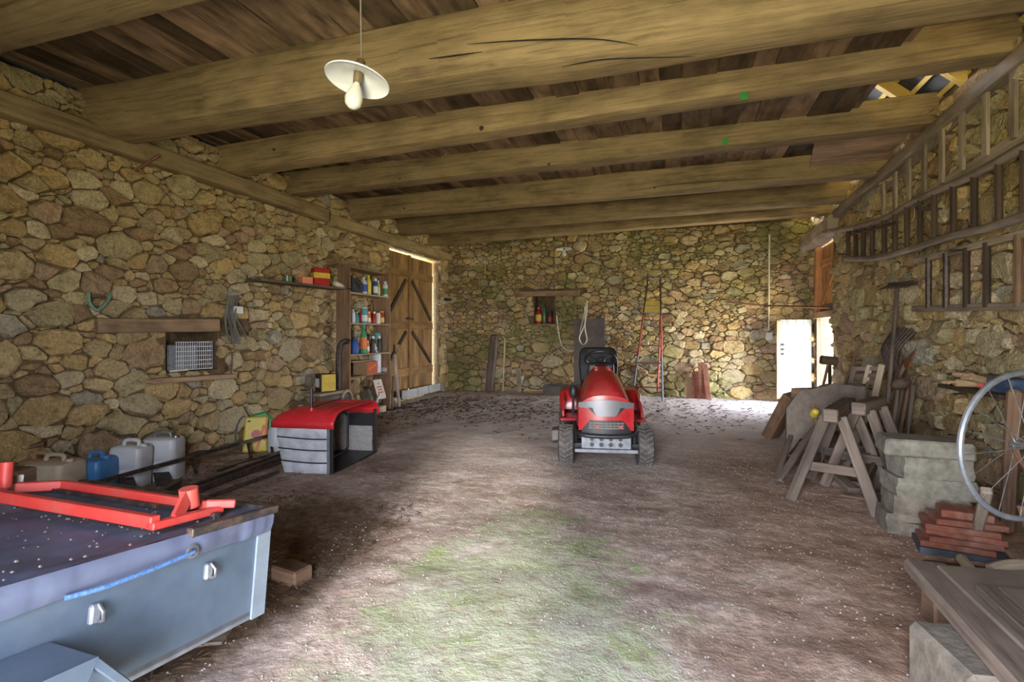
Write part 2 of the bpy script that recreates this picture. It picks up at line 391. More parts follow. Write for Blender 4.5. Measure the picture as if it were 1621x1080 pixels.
def cells(u0, u1, v0, v1, rad, seed, asp=0.66, gap=0.012):
    """variable-size Voronoi cells; rad(u,v)->spacing"""
    r_ = random.Random(seed); G = 0.12; grid = {}; pts = []
    area = (u1 - u0) * (v1 - v0)
    for _ in range(int(area * 1000)):
        u = r_.uniform(u0, u1); v = r_.uniform(v0, v1)
        r0 = rad(u, v) * r_.choice((0.55, 0.75, 0.9, 1.1, 1.35)); x = u * asp
        gi, gj = int(x / G), int(v / G); ok = True
        for i in range(gi - 3, gi + 4):
            for j in range(gj - 3, gj + 4):
                for (x2, v2, r2) in grid.get((i, j), ()):
                    if (x2 - x) ** 2 + (v2 - v) ** 2 < (0.5 * (r0 + r2)) ** 2: ok = False; break
                if not ok: break
            if not ok: break
        if ok: grid.setdefault((gi, gj), []).append((x, v, r0)); pts.append((x, v, r0))
    out = []
    for (x, v, r0) in pts:
        poly = [(x - .45, v - .45), (x + .45, v - .45), (x + .45, v + .45), (x - .45, v + .45)]
        gi, gj = int(x / G), int(v / G)
        for i in range(gi - 5, gi + 6):
            for j in range(gj - 5, gj + 6):
                for (x2, v2, r2) in grid.get((i, j), ()):
                    if x2 == x and v2 == v: continue
                    dx, dv = x2 - x, v2 - v; L = math.hypot(dx, dv)
                    if L > 0.8: continue
                    n = (dx / L, dv / L); off = 0.5 * L * (2 * r0 / (r0 + r2)) if False else 0.5 * (L + (r0 * r0 - r2 * r2) / L)
                    g = gap * (0.66 + 0.34 * abs(n[1])) * r_.uniform(0.5, 1.3)
                    poly = clip(poly, n, n[0] * x + n[1] * v + off - g / 2)
                    if len(poly) < 3: break
                if len(poly) < 3: break
            if len(poly) < 3: break
        if len(poly) < 3: continue
        out.append([(a / asp, b) for a, b in poly])
    return out
def stone_geo(poly, h0, r_, fn):
    """one rounded rubble stone from an outline"""
    pts = []
    m = len(poly)
    for i in range(m):
        a = poly[i]; b = poly[(i + 1) % m]; L = math.hypot(b[0] - a[0], b[1] - a[1])
        if L < 0.025: pts.append(((a[0] + b[0]) / 2, (a[1] + b[1]) / 2)); continue
        for t in ((0.2, 0.8) if L < 0.14 else (0.14, 0.5, 0.86)): pts.append((a[0] + (b[0] - a[0]) * t, a[1] + (b[1] - a[1]) * t))
    cu = sum(p[0] for p in pts) / len(pts); cv = sum(p[1] for p in pts) / len(pts)
    size = max(max(abs(p[0] - cu), abs(p[1] - cv)) for p in pts)
    j = size * 0.085
    pts = [(p[0] + r_.uniform(-j, j), p[1] + r_.uniform(-j, j)) for p in pts]
    tu, tv = r_.uniform(-.25, .25), r_.uniform(-.3, .2)
    n = len(pts); V = []
    for k, hh in ((1.0, -0.02), (0.985, h0 * 0.45), (0.80, h0)):
        for p in pts:
            u = cu + (p[0] - cu) * k; v = cv + (p[1] - cv) * k
            hx = hh if k > 0.9 else hh + (u - cu) * tu + (v - cv) * tv + r_.uniform(-.22, .22) * h0
            V.append(fn(u, v, max(hx, 0.004) if hh > 0 else hh))
    V.append(fn(cu, cv, h0 * r_.uniform(0.95, 1.3)))
    Fc = []
    for q in range(2):
        for k in range(n): Fc.append((q * n + k, q * n + (k + 1) % n, (q + 1) * n + (k + 1) % n, (q + 1) * n + k))
    for k in range(n): Fc.append((2 * n + k, 2 * n + (k + 1) % n, 3 * n))
    return V, Fc, (cu, cv)
def mesh_stone(name, V, Fc, cols, mat, parent, flip, kind=None):
    org = ORG[parent]; me = bpy.data.meshes.new(name)
    if flip: Fc = [f[::-1] for f in Fc]
    me.from_pydata([tuple(Vector(p) - org) for p in V], [], Fc)
    at = me.color_attributes.new('Col', 'FLOAT_COLOR', 'POINT'); at.data.foreach_set('color', np.asarray(cols, dtype=np.float32).ravel())
    me.materials.append(mat)
    o = bpy.data.objects.new(name, me); C.objects.link(o); o.parent = parent; ORG[o] = org
    if kind: o['kind'] = kind
    return o
CAMP = Vector((0, 0, CAMZ))
def inview(p):
    d = Vector(p) - CAMP; z = -math.sin(TH) * d.x + math.cos(TH) * d.y; x = math.cos(TH) * d.x + math.sin(TH) * d.y
    if z < 0.3: return 0
    px = 810 + F * x / z; py = HZ - F * d.z / z
    return 1 / (z * z) if -40 < px < 1660 and -40 < py < 1120 else 0
def stones(parent, fn, nrm, rect, rad, seed, mat, holes, flip, depth=0.06, colf=None, gap=0.010, asp=0.66, top=300):
    r_ = random.Random(seed + 99); items = []
    for poly in cells(*rect, rad, seed, asp, gap):
        poly = clip(poly, (-1, 0), -rect[0]); poly = clip(poly, (1, 0), rect[1]) if len(poly) > 2 else poly
        poly = clip(poly, (0, -1), -rect[2]) if len(poly) > 2 else poly; poly = clip(poly, (0, 1), rect[3]) if len(poly) > 2 else poly
        if len(poly) < 3: continue
        cu = sum(p[0] for p in poly) / len(poly); cv = sum(p[1] for p in poly) / len(poly); drop = False
        for (a, b, c, d) in holes:
            if a < cu < b and c < cv < d: drop = True; break
            if max(p[0] for p in poly) > a and min(p[0] for p in poly) < b and max(p[1] for p in poly) > c and min(p[1] for p in poly) < d:
                gaps = [(a - cu, (1, 0), a), (cu - b, (-1, 0), -b), (c - cv, (0, 1), c), (cv - d, (0, -1), -d)]
                g = max(gaps); poly = clip(poly, g[1], g[2])
                if len(poly) < 3: drop = True; break
        if drop: continue
        ar = abs(sum(poly[i - 1][0] * poly[i][1] - poly[i][0] * poly[i - 1][1] for i in range(len(poly)))) / 2
        if ar < 0.0008: continue
        h0 = depth * r_.choice((0.25, 0.5, 0.7, 0.9, 1.2)) * r_.uniform(.8, 1.2) * (1 + .6 * mnoise.noise((cu * .9, cv * .9, seed))) * min(1.0, 0.45 + ar * 14)
        V, Fc, c = stone_geo(poly, h0, r_, fn)
        col = r_.choice(PALW); k = r_.uniform(0.8, 1.14); col = tuple(x * k for x in col)
        if colf: col = colf(c[0], c[1], col, r_)
        p = Vector(fn(c[0], c[1], 0)); cosv = abs((p - CAMP).normalized().dot(nrm))
        items.append((ar * inview(p) * cosv, V, Fc, (*col, 1.0)))
    items.sort(key=lambda x: -x[0])
    for it in items[:top]:
        if it[0] <= 0: break
        mesh_stone('stone', it[1], it[2], [it[3]] * len(it[1]), mat, parent, flip)
    rest = [it for i, it in enumerate(items) if i >= top or it[0] <= 0]
    V = []; Fc = []; cl = []
    for it in rest:
        n = len(V); V += it[1]; Fc += [tuple(n + k for k in f) for f in it[2]]; cl += [it[3]] * len(it[1])
    if V: mesh_stone('small_stones', V, Fc, cl, mat, parent, flip, 'stuff')
def wall_shell(name, axis, plane, thick, u0, u1, v0, v1, holes, mat, label):
    """solid wall with openings: axis 'x' (plane X=..) or 'y'; thick signed outwards. holes: (ua,ub,va,vb,depth or None)"""
    mb = MB(); us = sorted({u0, u1} | {h[0] for h in holes} | {h[1] for h in holes}); us = [u for u in us if u0 <= u <= u1]
    def put(a, b, c, d, w0, w1):
        if b - a < 1e-4 or d - c < 1e-4: return
        if axis == 'x': mb.box((min(w0, w1), a, c), (max(w0, w1), b, d))
        else: mb.box((a, min(w0, w1), c), (b, max(w0, w1), d))
    for a, b in zip(us[:-1], us[1:]):
        m = (a + b) / 2; hs = sorted([h for h in holes if h[0] < m < h[1]], key=lambda h: h[2]); z = v0
        for h in hs:
            put(a, b, z, h[2], plane, plane + thick); z = h[3]
            if h[4]: put(a, b, h[2], h[3], plane + math.copysign(h[4], thick), plane + thick)
        put(a, b, z, v1, plane, plane + thick)
    return mb.build(name, mat, None, label=label, cat='wall', kind='structure')

# openings: (u0,u1,v0,v1,depth)
DD = (8.58, 10.76, 0.05, 3.03)          # double door in the left wall
N1 = (4.08, 4.73, 0.88, 1.33)           # niche in the left wall
a = FW(845, 468); b = FW(880, 512); N2 = (a.x, b.x, b.z, a.z)   # niche in the far wall
SD = (9.70, 10.90, -0.3, 2.95)          # side door and hatch in the right wall
TOPZ = 3.66
wl = wall_shell('wall_left', 'x', XL, -0.55, -0.9, YF + .5, -0.3, TOPZ - .1, [(*DD, None), (*N1, 0.38)], MORT, 'rubble stone wall on the left with niche and double plank door')
wf = wall_shell('wall_far', 'y', YF, 0.55, XL, XR, -0.3, TOPZ, [(*N2, 0.38)], MORT, 'mossy rubble stone wall at the far end of the barn')
wr = wall_shell('wall_right', 'x', XR, 0.55, -0.9, YF + .5, -0.3, TOPZ - .02, [(*SD, None)], MORT, 'dark rubble stone wall on the right hung with ladders')
wfr = wall_shell('wall_front', 'y', -0.6, -0.3, XL, XR, -0.3, TOPZ, [(-0.95, 0.25, -0.3, 2.25, None)], MORT, 'front stone wall with the open doorway behind the viewer')
def col_left(u, v, c, r_):
    return c
def col_far(u, v, c, r_):
    return c
stones(wl, lambda u, v, h: (XL + h, u, v), Vector((1, 0, 0)), (1.1, YF, -0.05, TOPZ - .1),
       lambda u, v: 0.108 + 0.055 * mnoise.noise((u * .7, v * .9, 3)) + (0.025 if v < 1.2 else 0), 3, ST_L, [DD, N1, (4.0, 5.2, 1.33, 1.50)], False, 0.065, col_left)
stones(wf, lambda u, v, h: (u, YF - h, v), Vector((0, 1, 0)), (XL, XR, -0.05, TOPZ - .12),
       lambda u, v: 0.082 + 0.03 * mnoise.noise((u * .8, v * .9, 9)) + (0.04 if v < 1.1 else 0), 5, ST_F, [N2, (N2[0] - .35, N2[1] + .55, N2[3], N2[3] + .13)], False, 0.06, col_far, asp=0.6)
stones(wr, lambda u, v, h: (XR - h, u, v), Vector((1, 0, 0)), (2.3, YF, -0.05, TOPZ - .1),
       lambda u, v: (0.115 + 0.04 * mnoise.noise((u, v, 4)) + (0.045 if u < 5 else 0)), 11, ST_R, [SD], True, 0.06, lambda u, v, c, r_: c, asp=0.5)

# ------------------------------------------------------------------ floor
def fz(x, y):
    z = 0.022 * mnoise.noise((x * 1.1, y * 1.1, 0)) + 0.014 * mnoise.noise((x * 3.3, y * 2.4, 5)) + 0.007 * mnoise.noise((x * 9, y * 8, 2)) + 0.004 * mnoise.noise((x * 21, y * 19, 8))
    z -= 0.06 * max(0, min(1, (-x - 3.6) / 1.4))
    return z
nx, ny = 210, 320; xs = np.linspace(XL - .3, XR + .6, nx); ys = np.linspace(-0.9, YF + .3, ny)
V = [(x, y, fz(x, y)) for y in ys for x in xs]
Fc = [(j * nx + i, j * nx + i + 1, (j + 1) * nx + i + 1, (j + 1) * nx + i) for j in range(ny - 1) for i in range(nx - 1)]
t = NT('packed_earth_floor'); oc = t.n('NewGeometry').outputs['Position']
sp = t.n('SeparateXYZ'); t.l(oc, sp.inputs[0])
n1 = t.noise(oc, 1.3, 6, 0.62); n2 = t.noise(oc, 14, 6, 0.7); n3 = t.noise(oc, 70, 4, 0.7)
st = t.n('Mapping'); st.inputs['Scale'].default_value = (1.0, 1.7, 1); st.inputs['Rotation'].default_value = (0, 0, 0.25); t.l(oc, st.inputs[0]); n4 = t.noise(st.outputs[0], 1.9, 8, 0.68, 0.5)
col = t.ramp(n4, [(0.3, (0.22, 0.15, 0.112)), (0.5, (0.40, 0.305, 0.25)), (0.70, (0.60, 0.51, 0.45))])
col = t.mix(1.0, col, (0.9, 0.9, 0.9), 'MULTIPLY')
col = t.mix(1.0, col, t.ramp(n2, [(0.3, (0.6, 0.57, 0.54)), (0.52, (1.0, 1.0, 1.0)), (0.66, (1.35, 1.33, 1.3)), (0.74, (1.7, 1.68, 1.66))]), 'MULTIPLY')
# paler tone deeper in the barn
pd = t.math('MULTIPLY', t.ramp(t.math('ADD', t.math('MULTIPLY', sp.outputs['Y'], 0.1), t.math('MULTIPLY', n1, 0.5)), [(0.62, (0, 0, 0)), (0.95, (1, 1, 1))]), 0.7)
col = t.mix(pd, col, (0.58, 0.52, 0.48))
# brown litter soil along the left side
ls = t.ramp(t.math('ADD', t.math('MULTIPLY', sp.outputs['X'], -0.3), t.math('MULTIPLY', n1, 0.55)), [(1.33, (0, 0, 0)), (1.5, (1, 1, 1))])
col = t.mix(t.math('MULTIPLY', ls, 0.75), col, t.ramp(n3, [(0.3, (0.06, 0.034, 0.018)), (0.7, (0.19, 0.115, 0.06))]))
# warmer, darker brown tone on the right half
wm = t.math('MULTIPLY', t.ramp(t.math('ADD', t.math('MULTIPLY', sp.outputs['X'], 0.5), t.math('MULTIPLY', n1, 0.8)), [(0.35, (0, 0, 0)), (0.75, (1, 1, 1))]), t.ramp(t.math('MULTIPLY', sp.outputs['Y'], 0.1), [(0.55, (1, 1, 1)), (0.75, (0, 0, 0))]))
col = t.mix(t.math('MULTIPLY', wm, 0.8), col, t.mix(1.0, col, (0.86, 0.70, 0.58), 'MULTIPLY'))
# dark brown soil beside the trailer, partly its cast shadow painted in
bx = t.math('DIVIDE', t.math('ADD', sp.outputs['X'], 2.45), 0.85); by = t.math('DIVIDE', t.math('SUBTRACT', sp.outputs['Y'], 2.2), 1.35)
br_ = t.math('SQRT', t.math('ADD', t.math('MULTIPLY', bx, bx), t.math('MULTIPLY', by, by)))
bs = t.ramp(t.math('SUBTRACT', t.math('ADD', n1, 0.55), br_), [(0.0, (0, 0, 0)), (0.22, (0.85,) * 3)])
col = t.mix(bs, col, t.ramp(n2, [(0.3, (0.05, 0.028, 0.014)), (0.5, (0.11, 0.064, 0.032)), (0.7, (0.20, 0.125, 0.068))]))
# patch of moss on the earth
gx = t.math('DIVIDE', t.math('ADD', t.math('ADD', sp.outputs['X'], 0.70), t.math('MULTIPLY', t.math('SUBTRACT', sp.outputs['Y'], 2.0), 0.18)), 0.95); gy = t.math('DIVIDE', t.math('SUBTRACT', sp.outputs['Y'], 1.9), 2.3)
rr = t.math('SQRT', t.math('ADD', t.math('MULTIPLY', gx, gx), t.math('MULTIPLY', gy, gy)))
n5 = t.noise(oc, 3.2, 7, 0.72)
ms = t.ramp(t.math('SUBTRACT', t.math('MULTIPLY', n5, 1.7), rr), [(0.0, (0, 0, 0)), (0.30, (0.75,) * 3)])
ms2 = t.ramp(n2, [(0.32, (0.25,) * 3), (0.55, (1, 1, 1))])
col = t.mix(t.mix(1.0, ms, ms2, 'MULTIPLY'), col, t.ramp(n5, [(0.35, (0.37, 0.38, 0.29)), (0.56, (0.27, 0.325, 0.175)), (0.68, (0.19, 0.27, 0.06))]))
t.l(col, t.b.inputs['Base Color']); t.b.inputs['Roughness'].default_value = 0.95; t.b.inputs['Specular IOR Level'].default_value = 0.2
t.bump(t.math('ADD', t.math('ADD', n2, t.math('MULTIPLY', n3, 0.25)), n4), 0.5, 0.045)
mb = MB(); mb.v = [Vector(p) for p in V]; mb.f = Fc; mb.uv = [[(0, 0)] * 4] * len(Fc)
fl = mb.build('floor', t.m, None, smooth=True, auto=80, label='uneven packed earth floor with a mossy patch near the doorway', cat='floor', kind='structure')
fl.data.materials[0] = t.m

# ------------------------------------------------------------------ beams, plates, planks
def beam(label, pl, pr, wd, ht, rnd=0.18, wob=0.02, seed=0, name='ceiling_beam', mat='beam', cat='beam', group='ceiling beams', up=Vector((0, 0, 1)), parent=None, n=26):
    """pl, pr: bottom front edge at both ends; wd towards +Y, ht up"""
    pl = Vector(pl); pr = Vector(pr); a = (pr - pl).normalized(); y = up.cross(a).normalized(); rings = []
    sec = []
    for (cx, cz, a0) in ((1, 1, 0), (-1, 1, 90), (-1, -1, 180), (1, -1, 270)):
        for q in (0, 30, 60, 90):
            aa = R(a0 + q); sec.append((cx * (0.5 - rnd) + rnd * math.cos(aa), cz * (0.5 - rnd) + rnd * math.sin(aa)))
    for i in range(n + 1):
        t_ = i / n; c = pl.lerp(pr, t_) + y * wd / 2 + up * ht / 2; ring = []
        for k, (sx, sz) in enumerate(sec):
            w1 = 1 + wob * 3 * mnoise.noise((t_ * 5, k * .35, seed + 7)); ln = mnoise.noise((t_ * 3.2, seed * 1.7, 1)) * wob
            ring.append(c + y * (sx * wd * w1 + ln) + up * (sz * ht * w1 + mnoise.noise((t_ * 2.6, seed * 2.1, 9)) * wob))
        rings.append(ring)
    mb = MB(); mb.loft(rings)
    return mb.build(name, W[mat], parent, smooth=True, auto=32, label=label, cat=cat, group=group)
BEAMS = [ # left px, right px (bottom front edge), width, height, round, wobble, label
 (None, None, 0.30, 0.34, 0.16, .012, 'rough beam cut off by the top left corner of the view'),
 ((140, 213), None, 0.46, 0.50, 0.30, .03, 'massive rounded log beam right behind the near hanging lamp'),
 ((350, 275), (1590, 100), 0.24, 0.33, 0.035, .004, 'square sawn beam with two dark knots, next behind the massive log beam'),
 ((455, 308), (1470, 207), 0.24, 0.31, 0.035, .004, 'square sawn beam between the two-knot beam and the third from the far wall'),
 ((555, 347), (1395, 282), 0.26, 0.34, 0.06, .008, 'brown hewn beam, third from the far wall, ending at the loose ceiling panel'),
 ((627, 372), (1340, 322), 0.26, 0.32, 0.22, .022, 'wavy split beam, second from the far wall'),
 ((678, 388), (1312, 341), 0.24, 0.24, 0.10, .010, 'low brown beam nearest to the far wall'),
]
BY = []
for i, (l_, r_, wd, ht, rd, wb, lab) in enumerate(BEAMS):
    if i == 0: pl, pr = Vector((XL - .1, 1.98, 3.27)), Vector((XR + .1, 1.98, 3.22))
    elif i == 1: pl, pr = LW(*l_), Vector((XR + .25, 3.72, 3.14)); pl.x -= .1
    else:
        pl, pr = LW(*l_), RW(*r_); pl.x -= .15; pr.x += .2
    if i: pl.y -= wd * .12; pr.y -= wd * .9
    BY.append((pl, pr)); bo = beam(lab, pl, pr, wd, ht, rd, wb, i)
    def onb(px, py): # point on the front face of this beam under a pixel
        for _ in range(3):
            y_ = pl.y if _ == 0 else pl.y + (pr.y - pl.y) * (q_.x - pl.x) / (pr.x - pl.x); q_ = AY(px, py, y_)
        return q_ + Vector((0, -.004, 0))
    for (px, py, rr_) in {2: ((762, 203, .026), (434, 237, .02)), 3: ((869, 260, .018), (633, 283, .014)), 4: ((1036, 297, .016), (640, 330, .014)), 1: ((706, 245, .01),)}.get(i, ()):
        mb = MB(); mb.lathe([(rr_, -.01), (rr_ * .8, .006), (rr_ * .3, .002)], 12, Matrix.Translation(onb(px, py)) @ Matrix.Rotation(R(90), 4, 'X')); mb.build('knot', W['dark'], bo, smooth=True)
    for (px, py) in {2: ((1178, 152),), 3: ((1148, 224),)}.get(i, ()):
        q0 = onb(px, py); mb = MB(); mb.box(q0 + Vector((-.03, -.003, -.035)), q0 + Vector((.03, .004, .035))); mb.build('green_tag', K['greenplastic'], bo)
    for pts in {1: (((740, 72), (830, 66), (940, 64), (1010, 74)), ((680, 95), (720, 90), (765, 84)), ((890, 108), (960, 96), (1100, 92)), ((572, 173), (592, 171), (614, 169))), 4: (((1000, 303), (1060, 293), (1150, 286), (1240, 281)),)}.get(i, ()):
        sp0 = [onb(*p_) for p_ in pts]
        for p_ in sp0: p_.y -= (.012 if i == 1 else .0)
        sp0 = spline(sp0, 5); nn_ = len(sp0); mb = MB(); mb.tube(sp0, [.0015 + .0038 * math.sin(math.pi * k_ / (nn_ - 1)) for k_ in range(nn_)], 5); mb.build('crack', K['black'], bo)
# wall plates
def plate(label, x0, x1, y0, y1, z0, z1, mat='beam'):
    mb = MB(); mb.box((x0, y0, z0), (x1, y1, z1)); return mb.build('wall_plate', W[mat], None, bevel=0.012, label=label, cat='timber', group='wall plates under the beams')
beam('long hewn wall plate under the beam ends on the left wall', (XL - .1, 6.6, 3.06), (XL - .1, 1.2, 3.08), 0.27, 0.20, 0.12, .012, 31, 'wall_plate', 'beam', 'timber', 'wall plates', n=18)
beam('shorter far wall plate over the double door', (XL - .1, YF - .1, 3.06), (XL - .1, 6.75, 3.03), 0.28, 0.18, 0.12, .012, 33, 'wall_plate', 'beam', 'timber', 'wall plates', n=14)
beam('pale wall plate along the top of the right wall above the ladders', (XR + .1, 2.2, 3.36), (XR + .1, 9.3, 3.16), 0.22, 0.13, 0.1, .01, 35, 'wall_plate', 'ladder', 'timber', 'wall plates', n=18)
beam('thick round log lintel over the orange hatch', (XR + .14, 9.25, 2.93), (XR + .14, YF - .02, 2.93), 0.34, 0.30, 0.3, .02, 37, 'lintel_log', 'pale', 'timber', None, n=12)
# ceiling planks, each its own piece
ceil = thing('ceiling', 'dark plank ceiling laid across the beams', 'ceiling', (-1.5, 5, TOPZ - .03), kind='structure')
x = XL - .06; r_ = random.Random(21); PZ = 3.62
ybreaks = [0.0, 2.1, 5.18, 7.9, 11.2]
k = 0
while x < 2.16:
    wd = r_.uniform(0.17, 0.30)
    yb = [-0.9, (3.55 if k % 2 else 5.18), (7.8 if k % 3 else 6.4), YF]
    if r_.random() < .3: yb = [-0.9, 2.1, 6.4, 9.4, YF]
    for y0, y1 in zip(yb[:-1], yb[1:]):
        if x + wd > 1.82 and y0 < 6.3: y1 = y1 if y0 > 6 else min(y1, 3.6)
        if y1 <= y0: continue
        dz = r_.uniform(-.006, .008); mb = MB(); tw = r_.uniform(-.006, .006)
        mb.frame((x + wd / 2, (y0 + y1) / 2, PZ + dz + .014), (0, 1, tw), (1, 0, r_.uniform(-.02, .02)), (0, 0, 1), y1 - y0 - .006, wd - r_.uniform(.001, .008), 0.028)
        mb.build('plank', W['plank'], ceil)
    x += wd; k += 1
mb = MB(); mb.box((XL, -.9, PZ + .035), (1.80, YF, PZ + .05)); mb.build('loft_boarding', W['plank'], ceil)
# roof over the loft
roof = thing('roof', 'slate roof on yellow rafters and battens glimpsed above the right wall', 'roof', (2.5, 5, 3.7), kind='structure')
RIDX, SL = -1.4, math.tan(R(42))
def rz(x_): return 3.71 + (XR - x_) * SL
mb = MB(); mb.prism([(XR + .75, -1.2, rz(XR + .75)), (RIDX, -1.2, rz(RIDX)), (RIDX, -1.2, rz(RIDX) + .03), (XR + .75, -1.2, rz(XR + .75) + .03)], (0, YF + 2, 0)); mb.build('slates', K['slate'], roof)
mb = MB(); mb.prism([(XL - .75, -1.2, rz(XR + .75)), (RIDX, -1.2, rz(RIDX)), (RIDX, -1.2, rz(RIDX) + .03), (XL - .75, -1.2, rz(XR + .75) + .03)], (0, YF + 2, 0)); mb.build('slates', K['slate'], roof)
mb = MB(); mb.prism([(XL, -.62, TOPZ), (XR, -.62, TOPZ), (RIDX, -.62, rz(RIDX))], (0, -.25, 0)); mb.build('gable', MORT, wfr)  # unseen front gable, added to keep sky light off the beam ends
y = 0.6
while y < YF:
    for sgn in (1,):
        mb = MB(); mb.bar((XR + .6, y, rz(XR + .6) - .085), (RIDX, y, rz(RIDX) - .085), .075, .11); mb.build('rafter', W['yellow'], roof)
    y += 0.72
for i in range(9):
    xx = XR + .45 - i * .15; mb = MB(); mb.bar((xx, 0, rz(xx) - .015), (xx, YF, rz(xx) - .015), .045, .028, (-math.sin(R(42)) * -1, 0, math.cos(R(42)))); mb.build('batten', W['yellow'], roof)
y = 1.0
while y < 5:
    mb = MB(); xl = XL - .6; mb.bar((xl, y, rz(XR + .6) - .085), (RIDX, y, rz(RIDX) - .085), .075, .11); mb.build('rafter', W['yellow'], roof); y += .8

# ------------------------------------------------------------------ double plank door (left wall)
d1 = thing('door_1', 'tall brown double plank door in the left wall near the far corner', 'door', (XL - .1, 9.6, 0), kind='structure')
ym = 9.62; xD = XL - .16
for (ya, yb_, hinge) in ((DD[0] + .02, ym - .012, 0), (ym + .012, DD[1] - .03, 1)):
    leaf = MB(); leaf.box((xD - .03, ya + .01, .05), (xD - .028, yb_ - .01, 2.98)); lf = leaf.build('leaf', W['door'], d1)
    n = 5; wds = [(yb_ - ya) / n] * n
    for q in range(n):
        y0 = ya + q * (yb_ - ya) / n; mb = MB(); zb = 0.055; mb.box((xD - .026, y0 + .003, zb), (xD, y0 + wds[q] - .003, 3.0 - (.02 if hinge else .0))); mb.build('plank', W['door'], lf)
    for (z0, z1) in ((2.52, 2.66), (1.42, 1.58), (0.42, 0.60)):
        mb = MB(); mb.box((xD, ya + .02, z0), (xD + .03, yb_ - .02, z1)); mb.build('ledge', W['door'], lf, bevel=.006)
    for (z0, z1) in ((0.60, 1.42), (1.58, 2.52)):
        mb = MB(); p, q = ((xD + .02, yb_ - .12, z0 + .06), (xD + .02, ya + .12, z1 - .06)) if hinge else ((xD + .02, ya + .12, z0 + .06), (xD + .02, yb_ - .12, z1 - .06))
        mb.bar(p, q, .07, .03, (1, 0, 0)); mb.build('brace', W['dark'], lf)  # dark wood paints in the shade on the diagonal braces
mb = MB(); mb.box((xD + .0, ym - .035, .15), (xD + .045, ym + .035, 3.0)); mb.build('cover_strip', W['door'], d1)
mb = MB(); mb.box((xD + .03, ym - .12, 1.62), (xD + .07, ym + .12, 1.66)); mb.build('latch_bar', K['darksteel'], d1)
mb = MB(); mb.box((xD + .02, ya - .62, 0.95), (xD + .05, ya - .46, 1.1)); mb.build('lock_box', W['shelf'], d1)
for q, (pa, pb) in enumerate((((636, 633), (660, 622)), ((661, 622), (677, 615)), ((678, 614), (696, 606)))):
    A = AX(*pa, XL + .06); B = AX(*pb, XL + .06); A.z = fz(A.x, A.y) - .01; B.z = fz(B.x, B.y) + .0; mb = MB(); mb.bar((A.x, A.y, .085), (B.x, B.y, .085), .03, .17)
    mb.build('threshold_board', W['whiteboard'], None, bevel=.004, label=('white board on edge at the foot of the double door, %s' % ('nearest to the shelves', 'middle one of three', 'nearest to the far corner')[q]), cat='board', group='white threshold boards')
# ------------------------------------------------------------------ side door: hatch above, white leaf standing open below
d2 = thing('door_2', 'closed orange plank hatch above the open side door', 'door', (XR + .1, 10.3, 1.62), kind='structure')
xh = XR + .10
for q in range(5):
    w0 = (SD[1] - SD[0]) / 5; mb = MB(); mb.box((xh, SD[0] + q * w0 + .003, 1.72), (xh + .03, SD[0] + (q + 1) * w0 - .003, 2.93)); mb.build('plank', W['hatch'], d2)
for (z0, z1) in ((2.56, 2.68), (1.74, 1.84)):
    mb = MB(); mb.box((xh - .03, SD[0] + .03, z0), (xh, SD[1] - .03, z1)); mb.build('ledge', W['hatch'], d2, bevel=.005)
mb = MB(); mb.bar((xh - .015, SD[1] - .12, 1.86), (xh - .015, SD[0] + .15, 2.54), .10, .03, (1, 0, 0)); mb.build('brace', W['hatch'], d2)
mb = MB(); mb.box((XR - .02, SD[0], 1.60), (XR + .14, SD[1], 1.72)); mb.build('transom', W['lintel'], d2, bevel=.008)
mb = MB(); mb.box((XR - .01, SD[1] - .09, 1.60), (XR + .12, SD[1] + .01, 2.95)); mb.build('jamb_post', W['hatch'], d2, bevel=.008)
d3 = thing('door_3', 'white plank lower door leaf standing open beside the bright doorway', 'door', (2.2, 10.8, 0.06), kind='structure')
A = Vector((1.90, 10.86, .07)); B = Vector((2.46, 10.94, .07)); dv = (B - A)
for q in range(4):
    p0 = A + dv * (q / 4 + .004); p1 = A + dv * ((q + 1) / 4 - .004); nrm = Vector((dv.y, -dv.x, 0)).normalized() * .028
    mb = MB(); mb.prism([p0, p1, p1 + Vector((0, 0, 1.52)), p0 + Vector((0, 0, 1.52))], -nrm); mb.build('plank', W['whitewash'], d3)
nrm = Vector((dv.y, -dv.x, 0)).normalized()
mb = MB(); mb.bar(A + Vector((0, 0, .05)) + nrm * .012, B + Vector((0, 0, .05)) + nrm * .012, .024, .10); mb.build('bottom_rail', W['lintel'], d3)
mb = MB(); mb.bar(A - Vector((.03, 0, 0)), A + Vector((-.03, 0, 1.5)), .05, .05); mb.build('edge_rail', W['lintel'], d3)
for z_ in (.86, .95, 1.04):
    mb = MB(); p = A + dv * .1 + nrm * .01 + Vector((0, 0, z_)); mb.lathe([(.022, 0), (.022, .02), (.012, .026)], 10, Matrix.Translation(p) @ nrm.to_track_quat('Z', 'Y').to_matrix().to_4x4()); mb.build('bolt', K['darksteel'], d3)
mb = MB(); mb.box((XR + .02, SD[1] - .06, 0), (XR + .10, SD[1] + .02, 1.60)); mb.build('door_jamb', W['dark'], d3)
# niches: lintels and sills
def timber(name, label, p, q, wd, th, mat, cat='timber', bevel=.008, up=(0, 0, 1), **k):
    mb = MB(); mb.bar(p, q, wd, th, up); return mb.build(name, W[mat], None, bevel=bevel, label=label, cat=cat, **k)
A = LW(148, 516, .03); B = LW(342, 515, .03); timber('lintel', 'long weathered timber lintel above the left wall niche', A, B, .14, .145, 'lintel')
A = LW(232, 604, .06); B = LW(366, 595, .06); timber('sill_board', 'thin wooden sill board below the left wall niche', A, B, .2, .055, 'lintel')
A = FW(816, 466, .03); B = FW(918, 464, .03); timber('lintel', 'timber lintel above the niche in the far wall', A, B, .14, .12, 'lintel')
A = FW(840, 514, .05); B = FW(884, 514, .05); timber('sill_board', 'small wooden sill of the far wall niche', A, B, .2, .03, 'shelf')

